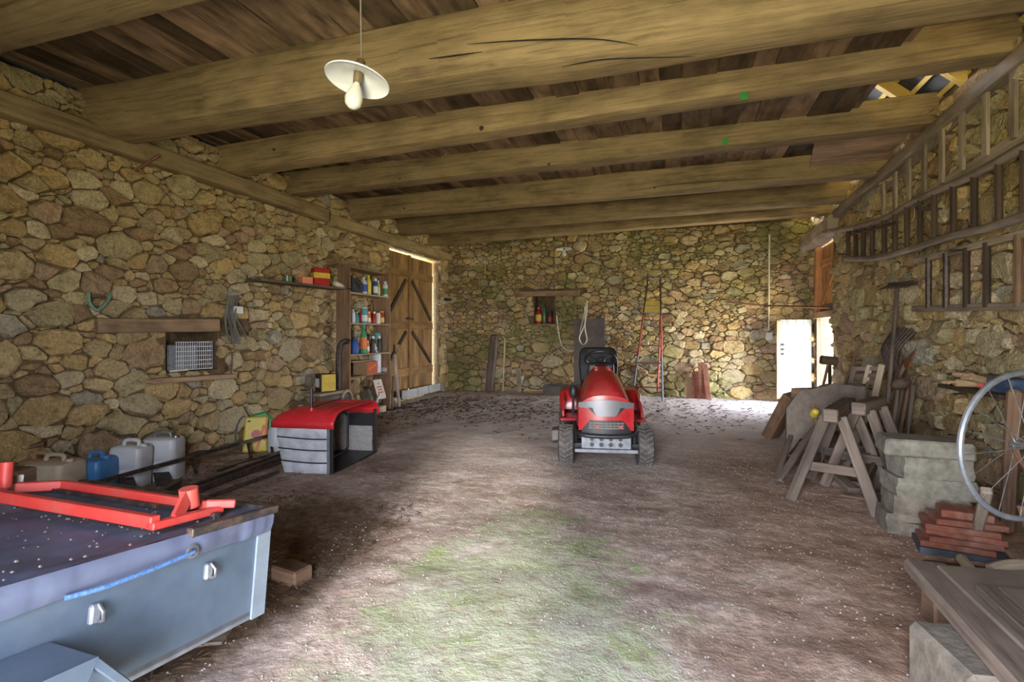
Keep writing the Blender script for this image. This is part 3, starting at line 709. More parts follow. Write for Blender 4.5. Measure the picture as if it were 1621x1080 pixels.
# ================================================================== left side: trailer
TM = Matrix.Translation((-1.56, 1.57, 0)) @ Matrix.Rotation(R(-1), 4, 'Z') @ Matrix.Rotation(R(-6), 4, 'X'); FBM = TM @ Matrix.Translation((-.06, -.08, 0))
# local frame of the trailer: x to its left side (towards the wall, negative), y towards the doorway (negative); origin = right far corner on the ground
tr = thing('trailer', 'blue grey steel box trailer with a tarpaulin cover, bottom left corner', 'trailer', (-2.1, 0.9, 0))
TW, TL, Z0, Z1 = 1.12, 1.75, 0.21, 0.595
def TB(): return MB(TM)
mb = TB(); mb.box((-.022, -TL, Z0), (0, -.03, Z1 - .01)); side = mb.build('side_panel', K['bluesteel'], tr, bevel=.003)
mb = TB(); mb.box((-TW, -.022, Z0), (-.03, 0, Z1 - .01)); mb.build('end_panel', K['bluesteel'], tr, bevel=.003)
mb = TB(); mb.box((-TW, -TL, Z0), (-TW + .022, -.03, Z1 - .01)); mb.build('side_panel', K['bluesteel'], tr)
mb = TB(); mb.box((-TW, -TL, Z0), (-.03, -TL + .02, Z1 - .01)); mb.build('end_panel', K['bluesteel'], tr)
mb = TB(); mb.box((-TW, -TL, Z0 - .01), (0, 0, Z0 + .02)); mb.build('floor_panel', K['steel'], tr)
mb = TB(); mb.prism([(-.05, .008, Z0 - .01), (.010, .008, Z0 - .01), (.010, -.055, Z0 - .01), (.001, -.055, Z0 - .01), (.001, -.001, Z0 - .01), (-.05, -.001, Z0 - .01)], (0, 0, Z1 - Z0)); mb.build('corner_post', K['lightsteel'], tr)
for y_ in (-.27, -.63, -1.2):
    mb = TB(); mb.frame((.012, y_, .45), (0, 0, 1), (0, 1, 0), (1, 0, 0), .055, .03, .02); h = mb.build('tie_hook', K['steel'], tr, bevel=.006)
    mb = TB(); mb.tube([(.02, y_ + .004, .475), (.04, y_ + .004, .46), (.042, y_ + .004, .435), (.022, y_ + .004, .428)], .005, 6); mb.build('hook_wire', K['chrome'], h, smooth=True)
# tarpaulin: sagging cover with a turned-down wavy hem
n1_, n2_ = 46, 60; V = []; Fc = []
for i in range(n1_ + 1):
    for j in range(n2_ + 1):
        u = i / n1_; v = j / n2_; x_ = -TW - .015 + u * (TW + .03); y_ = -TL - .01 + v * (TL + .02)
        ed = min(u, 1 - u, v, 1 - v); z_ = Z1 + .006 - .03 * min(1, ed * 6) + .012 * mnoise.noise((x_ * 4, y_ * 4, 2)) + .006 * mnoise.noise((x_ * 15, y_ * 15, 6))
        V.append((x_, y_, z_)); 
for i in range(n1_):
    for j in range(n2_): q = i * (n2_ + 1) + j; Fc.append((q, q + n2_ + 1, q + n2_ + 2, q + 1))
mb = TB(); mb.add(V, Fc); tp = mb.build('tarpaulin', K['tarp'], tr, smooth=True, auto=70)
V = []; Fc = []
for j in range(91):
    y_ = -TL + j / 90 * (TL - .0)
    bag = .014 * mnoise.noise((y_ * 9, 1, 0)) + .008 * mnoise.noise((y_ * 30, 3, 0)); dip = .035 if abs(y_ + 1.02) < .06 else 0
    for k_, (xx, zz) in enumerate(((.014, Z1 + .006), (.028 + bag, Z1 - .015), (.026 + bag * 1.4 - dip * .5, Z1 - .045), (.016, Z1 - .075 - .008 * mnoise.noise((y_ * 5, 8, 0)) + dip))): V.append((xx, y_, zz))
for j in range(90):
    for k_ in range(3): Fc.append((j * 4 + k_, (j + 1) * 4 + k_, (j + 1) * 4 + k_ + 1, j * 4 + k_ + 1))
mb = TB(); mb.add(V, Fc); mb.build('hem', K['tarp'], tp, smooth=True, auto=70)
cord = [(.045, -.36, Z1 - .05), (.048, -.5, Z1 - .06), (.045, -.64, Z1 - .066), (.03, -.72, Z1 - .066)]
mb = TB(); mb.tube(spline(cord, 8), .007, 8); mb.build('elastic_cord', K['bluerope'], tr, smooth=True)
mb = TB(); mb.lathe([(.022, 0), (.022, .006), (.012, .007), (.012, 0)], 16, Matrix.Translation((.035, -.36, Z1 - .05)) @ Matrix.Rotation(R(90), 4, 'Y'), cap=False); mb.build('eyelet', K['chrome'], tp, smooth=True)
mb = TB(); mb.box((.0, -.36, Z1 - .008), (.03, .02, Z1 + .022)); mb.build('rim_tube', K['darksteel'], tr, bevel=.003)
mb = TB(); mb.box((-TW - .02, -.012, Z1 - .008), (.0, .022, Z1 + .018)); mb.build('rim_tube', K['darksteel'], tr, bevel=.003)
mb = TB(); mb.box((-TW + .03, -.20, Z1 + .012), (-.06, -.175, Z1 + .026)); mb.build('strap_rail', K['darksteel'], tr)
# red folded prop frame on the cover
fr = 'prop_frame'
mb = MB(FBM); mb.box((-1.09, -.335, Z1 + .016), (-.035, -.30, Z1 + .058)); f0 = mb.build('prop_frame', K['redpaint'], tr, bevel=.004)
mb = MB(FBM); mb.box((-.92, -.10, Z1 + .016), (-.06, -.068, Z1 + .056)); mb.build('far_rail', K['redpaint'], f0, bevel=.004)
mb = MB(FBM); mb.box((-.055, -.335, Z1 + .014), (-.02, -.06, Z1 + .04)); mb.build('cross_rail', K['redpaint'], f0, bevel=.004)
mb = MB(FBM); mb.bar((-.92, -.085, Z1 + .036), (-1.02, -.20, Z1 + .036), .035, .04); mb.build('cross_rail', K['redpaint'], f0, bevel=.004)
mb = MB(FBM); mb.lathe([(.032, 0), (.032, .07)], 16, Matrix.Translation((-.10, -.14, Z1 + .045)) @ Matrix.Rotation(R(12), 4, 'X')); mb.build('clamp_tube', K['redpaint'], f0, smooth=True)
mb = MB(FBM); mb.bar((-.04, -.24, Z1 + .03), (-.085, -.17, Z1 + .09), .045, .014, (1, 0, 0)); mb.build('clamp_plate', K['redpaint'], f0)
mb = MB(FBM); mb.bar((-.07, -.10, Z1 + .05), (.0, -.03, Z1 + .045), .03, .03); mb.build('clamp_arm', K['redpaint'], f0, bevel=.004)
mb = MB(FBM); mb.lathe([(.024, 0), (.024, .105)], 14, Matrix.Translation((-1.09, -.20, Z1 + .03)) @ Matrix.Rotation(R(-5), 4, 'Y')); mb.build('upright_tube', K['redpaint'], f0, smooth=True)
mb = MB(FBM); mb.tube([(-1.30, -.20, Z1 + .03), (-1.08, -.22, Z1 + .036)], .026, 12); mb.build('jockey_tube', K['redpaint'], f0, smooth=True)
mb = MB(FBM); mb.box((-1.40, -.14, Z1 + .03), (-1.14, -.11, Z1 + .065)); mb.build('white_bar', K['label_white'], f0, bevel=.003)
# mudguard and wheel
mb = TB(); zt = .42
prof = [(-1.75, .25), (-1.55, zt), (-.73, zt), (-.59, .26), (-.605, .245), (-.742, zt - .02), (-1.54, zt - .02), (-1.74, .235)]
mb.prism([(.005, y_, z_) for y_, z_ in prof], (.19, 0, 0)); mg = mb.build('mudguard', K['bluesteel'], tr, bevel=.003)
mb = TB(); mb.prism([(.190, -1.55, zt - .055), (.190, -.75, zt - .055), (.190, -.73, zt), (.190, -1.55, zt)], (.006, 0, 0)); mb.build('mudguard_skirt', K['bluesteel'], mg)
wp = [(.10, -.065), (.17, -.075), (.205, -.06), (.21, 0), (.205, .06), (.17, .075), (.10, .065)]
mb = TB(); mb.lathe(wp, 28, Matrix.Translation((.10, -1.1, .10)) @ Matrix.Rotation(R(90), 4, 'Y')); whl = mb.build('wheel', K['rubber'], tr, smooth=True)
mb = TB(); mb.lathe([(.11, -.03), (.12, .0), (.12, .05), (.05, .062)], 20, Matrix.Translation((.10, -1.1, .10)) @ Matrix.Rotation(R(90), 4, 'Y')); mb.build('hub', K['lightsteel'], whl, smooth=True)
mb = TB(); mb.lathe(wp, 28, Matrix.Translation((-TW - .10, -1.1, .10)) @ Matrix.Rotation(R(90), 4, 'Y')); mb.build('wheel', K['rubber'], tr, smooth=True)
mb = TB(); mb.tube([(-TW - .1, -1.1, .10), (.1, -1.1, .10)], .02, 8); mb.build('axle', K['darksteel'], tr)
mb = TB(); mb.bar((-TW / 2, .02, .19), (-TW / 2, -TL, .19), .06, .05); mb.build('chassis_rail', K['darksteel'], tr)
# bits on the floor by the trailer
def block(name, label, c, s, rz_, mat, cat, bevel=.01, rx=0, **k):
    M = Matrix.Translation(c) @ Matrix.Rotation(rz_, 4, 'Z') @ Matrix.Rotation(rx, 4, 'X'); mb = MB(M); mb.box((-s[0] / 2, -s[1] / 2, 0), (s[0] / 2, s[1] / 2, s[2])); return mb.build(name, mat, None, bevel=bevel, label=label, cat=cat, **k)
p = FL(462, 915, 0); block('wood_block', 'reddish brown wood block on the floor behind the trailer corner', (p.x, p.y, p.z - .02), (.19, .12, .09), R(-10), W['brown'], 'block')
p = FL(280, 1040); block('board', 'flat grey board lying under the trailer edge', (p.x - .05, p.y + .1, fz(p.x, p.y) - .004), (.30, .10, .02), R(24), W['grey'], 'board', bevel=.003)

# ================================================================== grass collector
gm = Matrix.Translation((-3.03, 3.93, -.01)) @ Matrix.Rotation(R(9), 4, 'Z')
gc = thing('grass_collector', 'grass collector box with red lid and grey mesh bag, opening to the right', 'grass collector', (-3.2, 4.4, 0))
def GB(): return MB(gm)
GW, GD, GH = .95, .56, .47   # along local y, depth -x, height
def arc2(n=5): return [math.pi / 2 * i / n for i in range(n + 1)]
# fabric panel facing the viewer: bulging, wrinkled
def cloth(x0, x1, z0, z1, y_, bulge, nx_=22, nz_=22, inw=0, seed=0):
    V = []; Fc = []
    for i in range(nx_ + 1):
        for j in range(nz_ + 1):
            u = i / nx_; v = j / nz_; x_ = x0 + (x1 - x0) * u; z_ = z0 + (z1 - z0) * v
            if u < .5: x_ += .14 * GD * (1 - v) ** 1.3 * (1 - 2 * u)
            b = bulge * math.sin(math.pi * u) ** .5 * math.sin(math.pi * (v * 4 % 1)) ** .6 * .5 + bulge * .5 * math.sin(math.pi * u)
            V.append((x_, y_ - b - .012 * mnoise.noise((u * 6, v * 7, seed)) - .007 * mnoise.noise((u * 15, v * 17, seed)), z_))
    for i in range(nx_):
        for j in range(nz_): q = i * (nz_ + 1) + j; Fc.append((q, q + nz_ + 1, q + nz_ + 2, q + 1))
    return V, Fc
mb = GB(); mb.add(*cloth(-GD, -.035, .02, GH - .03, 0, .022)); fp = mb.build('fabric_side', K['fabric'], gc, smooth=True, auto=70)
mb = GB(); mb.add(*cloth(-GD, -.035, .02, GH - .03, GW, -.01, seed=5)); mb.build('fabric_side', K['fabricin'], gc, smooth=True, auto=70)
for z_ in (.135, .25, .355):
    mb = GB(); pts = [(-GD + .10 * GD * (1 - (z_ / GH)) + .004, -.014, z_), (-GD * .7, -.030, z_ - .004), (-GD * .35, -.032, z_ - .012), (-.04, -.018, z_ - .012)]; mb.tube(spline(pts, 6), .006, 6); mb.build('strap', K['black'], fp, smooth=True)
mb = GB(); mb.box((-.045, -.012, .0), (-.012, .006, GH)); mb.build('pale_binding', K['steel'], gc, bevel=.004)
for y_ in (.0, GW):
    mb = GB(); mb.box((-.016, y_ - .016, .0), (.014, y_ + .016, GH + .02)); mb.build('frame_post', K['black'], gc, bevel=.006)
mb = GB(); mb.box((-.02, 0, -.0), (.02, GW, .022)); mb.build('frame_sill', K['black'], gc, bevel=.006)
mb = GB(); mb.box((-GD + .08, .0, .0), (-.02, GW, .018)); mb.build('bottom_panel', K['black'], gc)
mb = GB(); V, Fc = [], []
for i in range(13):
    for j in range(13): u = i / 12; v = j / 12; V.append((-GD + .03 + .07 * (1 - v) + .01 * mnoise.noise((u * 5, v * 5, 1)), GW * u, .01 + (GH + .02) * v))
for i in range(12):
    for j in range(12): q = i * 13 + j; Fc.append((q, q + 13, q + 14, q + 1))
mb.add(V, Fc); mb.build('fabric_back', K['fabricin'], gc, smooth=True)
loop = [(-.30, .06, .06), (-.30, .06, .42), (-.30, .12, .46), (-.30, GW - .12, .46), (-.30, GW - .06, .42), (-.30, GW - .06, .06), (-.30, GW - .12, .03), (-.30, .12, .03)]
mb = GB(); mb.tube(loop, .011, 8, closed=True); mb.build('inner_hoop', K['black'], gc, smooth=True)
mb = GB(); mb.box((-.30, GW - .022, .30), (-.02, GW - .012, .44)); mb.build('hinge_plate', K['black'], gc)
# red lid: shell of rounded sections
rings = []
for k_, (x_, sc_, zt) in enumerate(((.035, 1.0, .60), (.0, 1.0, .605), (-.05, 1.0, .60), (-.075, 1.0, .59), (-.09, 1.0, .605), (-.45, 1.0, .60), (-.465, 1.0, .585), (-.49, 1.0, .595), (-GD - .02, .99, .56), (-GD - .04, .97, .50))):
    ring = []; y0, y1 = -.035, GW + .035
    pr = [(y0, GH - .03), (y0, GH + .03)] + [(y0 + .02 + .20 * (1 - math.cos(a_)), GH + .03 + (zt - GH - .03) * math.sin(a_)) for a_ in arc2(6)[1:]]
    pr = pr + [(y0 + y1 - a_, b_) for a_, b_ in reversed(pr)]
    for (yy, zz) in pr: ring.append((x_, (yy - GW / 2) * sc_ + GW / 2, zz))
    rings.append(ring)
mb = GB(); mb.loft(rings, cap=False, closed=False); lid = mb.build('lid', K['redplastic'], gc, smooth=True, auto=35)
so = lid.modifiers.new('solid', 'SOLIDIFY'); so.thickness = .012; so.offset = -1
mb = GB(); mb.box((-.30, .62, .598), (-.12, .74, .613)); mb.build('lid_boss', K['redplastic'], lid, bevel=.006)
mb = GB(); mb.lathe([(.03, 0), (.022, .03), (.018, .05)], 12, Matrix.Translation((-.26, .10, .565))); mb.build('rod_socket', K['redplastic'], lid, smooth=True)
mb = GB(); mb.tube([(-.26, .10, .60), (-.262, .10, .80)], .014, 8); rod = mb.build('tipping_rod', K['black'], gc, smooth=True)
mb = GB(); mb.tube([(-.25, .11, .62), (-.15, .50, .66)], .005, 6); mb.build('rod_stay', K['black'], rod)

# ================================================================== canisters along the left wall
def jerrican(name, label, c, w_, d_, h_, rz_, mat, cap='black', handle=None, tilt=0, lab=None):
    M = Matrix.Translation(c) @ Matrix.Rotation(rz_, 4, 'Z') @ Matrix.Rotation(tilt, 4, 'Y'); root = thing(name, label, 'jerrican', c, 'plastic canisters along the left wall')
    def ring(z_, k_, kx=0):
        out = []; rr_ = .045
        for (sx, sy, a0) in ((1, 1, 0), (-1, 1, 90), (-1, -1, 180), (1, -1, 270)):
            for q in (0, 30, 60, 90):
                aa = R(a0 + q); out.append((kx + sx * (w_ / 2 * k_ - rr_) + rr_ * math.cos(aa), sy * (d_ / 2 * k_ - rr_) + rr_ * math.sin(aa), z_))
        return out
    mb = MB(M); mb.loft([ring(0, .94), ring(.02, 1), ring(h_ * .45, 1), ring(h_ * .46, .985), ring(h_ * .48, .985), ring(h_ * .49, 1), ring(h_ * .86, 1), ring(h_ * .93, .93), ring(h_ * .96, .80)])
    mb.build('body', mat, root, smooth=True, auto=35)
    mb = MB(M); hz = h_ * .94; mb.tube(spline([(w_ * .22, 0, hz), (w_ * .2, 0, hz + .045), (0, 0, hz + .055), (-w_ * .2, 0, hz + .045), (-w_ * .24, 0, hz)], 4), .016, 8); mb.build('handle', handle or mat, root, smooth=True)
    mb = MB(M); mb.lathe([(.03, 0), (.032, .03), (.028, .04)], 14, Matrix.Translation((w_ * .36, d_ * .0, h_ * .90))); mb.build('cap', K[cap], root, smooth=True)
    if lab:
        mb = MB(M); x0, x1, z0, z1 = lab; mb.box((x0, -d_ / 2 - .003, z0), (x1, -d_ / 2 + .004, z1)); lb = mb.build('label', K['label_green'], root)
        mb = MB(M); mb.prism([(x0 + .02, -d_ / 2 - .004, z0 + .02), (x1 - .07, -d_ / 2 - .004, z0 + .03), (x1 - .03, -d_ / 2 - .004, z1 - .02), (x0 + .07, -d_ / 2 - .004, z1 - .03)], (0, -.001, 0)); mb.build('label_print', K['paper'], lb)
        mb = MB(M); mb.prism([(x1 - .06, -d_ / 2 - .005, z0 + .005), (x1 - .01, -d_ / 2 - .005, z0 + .005), (x1 - .01, -d_ / 2 - .005, z0 + .07), (x1 - .05, -d_ / 2 - .005, z0 + .07)], (0, -.001, 0)); mb.build('label_print', K['leaf'], lb)
    return root
YA = R(20)
def canpos(px, py): p = FL(px, py, -.05); return (p.x, p.y, fz(p.x, p.y) - .012)
c = canpos(258, 758); jerrican('jerrican', 'white plastic canister farthest along the left wall with silver cap', c, .31, .24, .42, R(26), K['whiteplastic'], 'chrome', K['steel'])
c = canpos(205, 772); jerrican('jerrican', 'slim white plastic canister between the blue one and the farthest one', c, .27, .22, .40, R(22), K['whiteplastic'], 'whiteplastic', tilt=R(3))
c = canpos(153, 785); jerrican('jerrican', 'blue plastic canister under a dusty plank', c, .22, .26, .34, R(20), K['blueplastic'], 'blueplastic')
c = canpos(88, 800); jerrican('jerrican', 'beige dusty canister with a green picture label', c, .33, .26, .38, R(14), K['beigeplastic'], 'beigeplastic', lab=(.02, .14, .13, .24))
c = canpos(40, 800); jerrican('jerrican', 'brown canister behind the beige labelled one', (c[0] - .1, c[1] + .16, c[2]), .28, .2, .36, R(10), K['card'], 'black')
p = FL(8, 810, 0); block('wood_block', 'big dark wooden block at the left edge beside the canisters', (p.x - .15, p.y, p.z - .07), (.42, .30, .36), R(10), W['brown'], 'block')
# planks and junk lying over the canisters
A = D(-20, 722, 4.2); B = D(72, 700, 4.4); timber('plank', 'rough short plank lying on the canisters at the left edge', A, B, .18, .035, 'brown', 'plank')
A = D(105, 696, 4.9); B = D(212, 690, 5.1); timber('plank', 'thin dusty plank lying across the blue canister', A, B, .16, .022, 'grey', 'plank')
mb = MB(); c0 = D(158, 684, 5.0); mb.tube([c0 + Vector((.16 * math.cos(a_), .11 * math.sin(a_), .012 * math.sin(3 * a_))) for a_ in [i * 2 * math.pi / 18 for i in range(18)]], .011, 6, closed=True)
one('hose_coil', 'small dark hose coil lying on the plank above the blue canister', 'hose', K['cable'], mb, smooth=True)
# rusty steel frame lying in front of the canisters
rk = thing('angle_iron_rack', 'long rusty steel angle frame lying along the canisters', 'rack', FL(300, 790))
A = D(112, 775, 3.75); B = D(455, 682, 6.1); mb = MB(); mb.bar(A, B, .03, .03); mb.build('top_rail', K['darksteel'], rk)
def onl(t_): return A.lerp(B, t_)
A2 = FL(215, 812, .03); B2 = FL(462, 720, .03); A2.z = fz(A2.x, A2.y) + .03; B2.z = fz(B2.x, B2.y) + .03
mb = MB(); mb.bar(A2, B2, .045, .04); mb.build('bottom_rail', K['darksteel'], rk)
A3 = A2 + Vector((-.12, .10, .0)); B3 = B2 + Vector((-.12, .10, .0)); mb = MB(); mb.bar(A3, B3, .035, .035); mb.build('bottom_rail', K['darksteel'], rk)
for (pa, da, pb, db, wd) in (((195, 746), 4.45, (208, 790), 4.1, .11), ((252, 735), 4.75, (265, 788), 4.3, .12), ((302, 722), 5.0, (314, 762), 4.75, .028), ((392, 700), 5.55, (400, 740), 5.25, .028), ((428, 692), 5.85, (432, 722), 5.6, .028)):
    mb = MB(); mb.bar(D(*pa, da), D(*pb, db), wd, .012, ray(*pa)); mb.build('upright_plate', K['darksteel'], rk)
A = FL(285, 770); B = FL(232, 800); timber('plank', 'pale splintered board on edge under the rusty frame', (A.x, A.y, .03), (B.x, B.y, .03), .03, .10, 'grey', 'plank', up=(0.3, 0.3, 1))
for i, (pa, pb) in enumerate((((330, 768), (450, 735)), ((300, 800), (440, 752)), ((345, 745), (452, 712)))):
    A = FL(*pa); B = FL(*pb); mb = MB(); mb.bar((A.x, A.y, fz(A.x, A.y) + .012), (B.x, B.y, fz(B.x, B.y) + .02), .03, .025)
    mb.build('iron_rod', K['darksteel'], None, label='rusty flat iron on the floor near the grass collector, %s' % ('middle of three', 'closest to the viewer', 'closest to the wall')[i], cat='rod', group='loose irons on the floor')
# yellow and green sprayer can leaning at the wall
p = D(404, 722, 5.75); p.z = fz(p.x, p.y)
sp_ = thing('sprayer', 'yellow and green plastic knapsack sprayer leaning on the left wall', 'sprayer', p)
M = Matrix.Translation(p) @ Matrix.Rotation(R(38), 4, 'Z') @ Matrix.Rotation(R(-14), 4, 'X')
def rbox(mb, w_, d_, h_, z0=0, taper=.85):
    mb.prism([(-w_ / 2, -d_ / 2, z0), (w_ / 2, -d_ / 2, z0), (w_ / 2 * taper, -d_ / 2, z0 + h_), (-w_ / 2 * taper, -d_ / 2, z0 + h_)], (0, d_, 0))
mb = MB(M); rbox(mb, .26, .10, .40); mb.build('front_shell', K['yellowplastic'], sp_, bevel=.02, seg=2)
mb = MB(M); mb.prism([(-.10, .05, .02), (.17, .05, .02), (.17, .05, .38), (.08, .05, .47), (-.06, .05, .43)], (0, .10, 0)); mb.build('tank', K['greenplastic'], sp_, bevel=.02, seg=2)
mb = MB(M); mb.lathe([(.001, 0), (.05, 0), (.05, .004)], 18, Matrix.Translation((.01, -.052, .20)) @ Matrix.Rotation(R(90), 4, 'X')); mb.build('red_emblem', K['tinred'], sp_)
mb = MB(M); mb.bar((.09, -.058, .30), (.02, -.058, .02), .03, .006, (0, 1, 0)); mb.build('strap', K['label_orange'], sp_)
mb = MB(M); mb.bar((.12, -.056, .38), (.10, -.056, .12), .025, .006, (0, 1, 0)); mb.build('strap', K['label_orange'], sp_)
mb = MB(M); mb.tube([(-.13 + .03 * math.cos(a_) - .05, .03, .20 + .20 * math.sin(a_)) if False else (-.12 - .09 * math.sin(a_), .03, .20 + .22 * math.cos(a_)) for a_ in [i * math.pi / 10 for i in range(11)]], .012, 6); mb.build('spray_hose', K['cable'], sp_, smooth=True)
mb = MB(M); mb.box((-.08, -.054, .34), (-.05, -.05, .36)); mb.build('slot', K['black'], sp_)
p = D(437, 712, 5.8); p.z = fz(p.x, p.y)
jr = thing('plastic_bottle', 'white plastic bottle with dark cap half behind the grass collector', 'bottle', p)
mb = MB(Matrix.Translation(p)); mb.lathe([(.085, 0), (.09, .02), (.09, .24), (.05, .29), (.04, .31)], 16); mb.build('body', K['whiteplastic'], jr, smooth=True)
mb = MB(Matrix.Translation(p)); mb.lathe([(.045, .305), (.045, .34)], 14); mb.build('cap', K['black'], jr, smooth=True)

def tarpbits():
    r_ = random.Random(3); V = []; Fc = []
    for _ in range(260):
        p = Vector((r_.uniform(-1.05, -.05), r_.uniform(-1.2, -.05), 0)); ed = min((p.x + TW) / TW, -p.x / TW, -p.y / TL, 1 + p.y / TL)
        p.z = Z1 + .008 - .03 * min(1, ed * 6) + .012 * mnoise.noise((p.x * 4, p.y * 4, 2)); s_ = r_.uniform(.002, .007); k = len(V)
        V += [p + Vector((-s_, -s_ * .5, 0)), p + Vector((s_, -s_ * .4, 0)), p + Vector((s_ * .3, s_, 0)), p + Vector((0, 0, s_))]; Fc += [(k, k + 1, k + 3), (k + 1, k + 2, k + 3), (k + 2, k, k + 3)]
    mb = MB(TM); mb.add(V, Fc); mb.build('debris', K['grit'], tp, kind='stuff')
tarpbits()
# ================================================================== shelving unit with bottles (left wall)
SY0, SY1, SX0, SX1 = 6.88, 8.03, XL + .10, -4.94
sh = thing('shelving_unit', 'open-backed wooden shelving unit full of cans and bottles', 'shelf', (-5.1, 7.45, -.06))
mb = MB(); mb.box((SX0, SY0 - .03, .42), (SX1, SY0, 2.02)); mb.build('side_board', W['shelf'], sh, bevel=.004)
mb = MB(); mb.box((SX0 + .03, SY0 - .028, 2.04), (SX1, SY0 - .002, 2.43)); mb.build('side_board', W['brown'], sh, bevel=.004)
mb = MB(); mb.box((SX1 - .34, SY1, -.06), (SX1, SY1 + .028, 2.43)); mb.build('side_board', W['shelf'], sh, bevel=.004)
SHZ = [2.40, 1.985, 1.49, .985]
for z_ in SHZ:
    mb = MB(); mb.box((SX1 - .33, SY0, z_ - .022), (SX1, SY1, z_)); mb.build('shelf_board', W['pale' if z_ < 2.3 else 'shelf'], sh, bevel=.003)
mb = MB(); mb.box((SX1 - .33, SY0, .60), (SX1 - .02, SY1, .622)); mb.build('shelf_board', W['shelf'], sh, bevel=.003)
for i in range(5):
    pass
# boxes and bottles
BOTG = {2.40: 'top', 1.985: 'top shelf', 1.49: 'second shelf', .985: 'third shelf', .622: 'bottom shelf'}
def bottle(name, label, cat, x_, y_, z_, r_, h_, body, cap=None, band=None, kind='can', lean=0):
    p = Vector((x_, y_, z_)); root = thing(name, label, cat, p, 'cans and bottles on the shelving unit'); M = Matrix.Translation(p) @ Matrix.Rotation(lean, 4, 'X')
    if kind == 'can': pr = [(r_ * .95, 0), (r_, .006), (r_, h_ * .97), (r_ * .93, h_)]; ct = h_; cr = r_ * .9; ch = .02
    elif kind == 'spray': pr = [(r_ * .95, 0), (r_, .008), (r_, h_ * .78), (r_ * .8, h_ * .83), (r_ * .55, h_ * .86)]; ct = h_ * .85; cr = r_ * .62; ch = h_ * .16
    elif kind == 'jug': pr = [(r_ * .9, 0), (r_, .015), (r_, h_ * .68), (r_ * .55, h_ * .82), (r_ * .35, h_ * .88), (r_ * .35, h_ * .92)]; ct = h_ * .91; cr = r_ * .4; ch = h_ * .08
    else: pr = [(r_ * .95, 0), (r_, .008), (r_, h_ * .6), (r_ * .75, h_ * .72), (r_ * .36, h_ * .82), (r_ * .36, h_ * .95)]; ct = h_ * .93; cr = r_ * .42; ch = h_ * .07
    mb = MB(M); mb.lathe(pr, 14); mb.build('body', K[body], root, smooth=True)
    mb = MB(M); mb.lathe([(cr, ct), (cr, ct + ch), (cr * .8, ct + ch + .004)], 12); mb.build('cap', K[cap or body], root, smooth=True)
    if band: mb = MB(M); mb.lathe([(r_ + .0015, h_ * .15), (r_ + .0015, h_ * .55)], 14, cap=False); mb.build('label', K[band], root, smooth=True)
    return root
def sy(px): # position along the shelf front for a pixel column
    return AX(px, 500, SX1 - .12).y
S = 'shelving unit'
rows = [
 (1.985, [
  ('spray_can', 'pale blue and navy spray bottle on the top shelf', 'bottle', 577, .055, .27, 'whiteplastic', 'label_teal', 'label_blue', 'bottle'),
  ('spray_can', 'slim yellow bottle on the top shelf beside the navy one', 'bottle', 585, .04, .30, 'yellowplastic', 'yellowplastic', None, 'bottle'),
  ('spray_can', 'dark blue spray can on the top shelf', 'can', 592, .032, .26, 'label_blue', 'label_white', 'label_white', 'spray'),
  ('spray_can', 'cream and olive spray can on the top shelf', 'can', 599, .042, .24, 'tinyellow', 'label_white', 'cream', 'spray'),
  ('spray_can', 'white and green spray can at the door end of the top shelf', 'can', 608, .042, .24, 'label_white', 'label_white', 'label_green', 'spray')]),
 (1.49, [
  ('jar', 'cluttered white tube leaning at the left end of the second shelf', 'tube', 561, .03, .22, 'whiteplastic', 'label_dark', None, 'bottle'),
  ('jar', 'pale teal bottle on the second shelf', 'bottle', 567, .03, .16, 'label_teal', 'label_white', None, 'bottle'),
  ('paint_tin', 'pale blue labelled tin on the second shelf', 'tin', 574, .05, .22, 'label_teal', 'whiteplastic', 'label_white', 'can'),
  ('paint_tin', 'orange and white tin on the second shelf', 'tin', 583, .05, .16, 'label_orange', 'label_white', 'label_white', 'can'),
  ('spray_can', 'red tall can on the second shelf', 'can', 590, .028, .18, 'tinred', 'label_white', None, 'spray'),
  ('jar', 'white bottle on the second shelf beside the red can', 'bottle', 596, .038, .15, 'label_white', 'label_white', None, 'can'),
  ('paint_tin', 'dark red and yellow tin on the second shelf', 'tin', 602, .038, .18, 'tinred', 'tinyellow', 'tinyellow', 'can'),
  ('jar', 'black jar at the door end of the second shelf', 'jar', 610, .038, .16, 'label_dark', 'label_white', None, 'can')]),
 (.985, [
  ('oil_bottle', 'navy blue oil bottle at the left end of the third shelf', 'bottle', 563, .06, .24, 'label_blue', 'label_dark', None, 'jug'),
  ('glass_bottle', 'green tall glass bottle with red label on the third shelf', 'bottle', 577, .05, .42, 'label_green', 'label_teal', 'label_orange', 'bottle'),
  ('spray_can', 'small orange and white can on the third shelf', 'can', 583, .03, .18, 'label_orange', 'label_white', 'label_white', 'spray'),
  ('spray_can', 'white capped black spray can on the third shelf left of the red one', 'can', 588, .03, .25, 'label_dark', 'label_white', None, 'spray'),
  ('spray_can', 'dark red spray can with white cap on the third shelf', 'can', 593, .03, .24, 'tinred', 'label_white', 'label_white', 'spray'),
  ('spray_can', 'black spray can with tall white cap in the middle of the third shelf', 'can', 598, .03, .25, 'label_dark', 'label_white', 'label_dark', 'spray'),
  ('paint_tin', 'teal open tin on the third shelf, behind the others', 'tin', 603, .055, .28, 'label_teal', 'label_teal', None, 'can'),
  ('paint_tin', 'white and black small tin at the door end of the third shelf', 'tin', 611, .045, .17, 'label_white', 'label_white', 'label_dark', 'can')]),
 (.622, [
  ('water_jug', 'pale blue plastic jug standing beside the red printed carton', 'jug', 597, .075, .40, 'whiteplastic', 'label_white', None, 'jug')]),
]
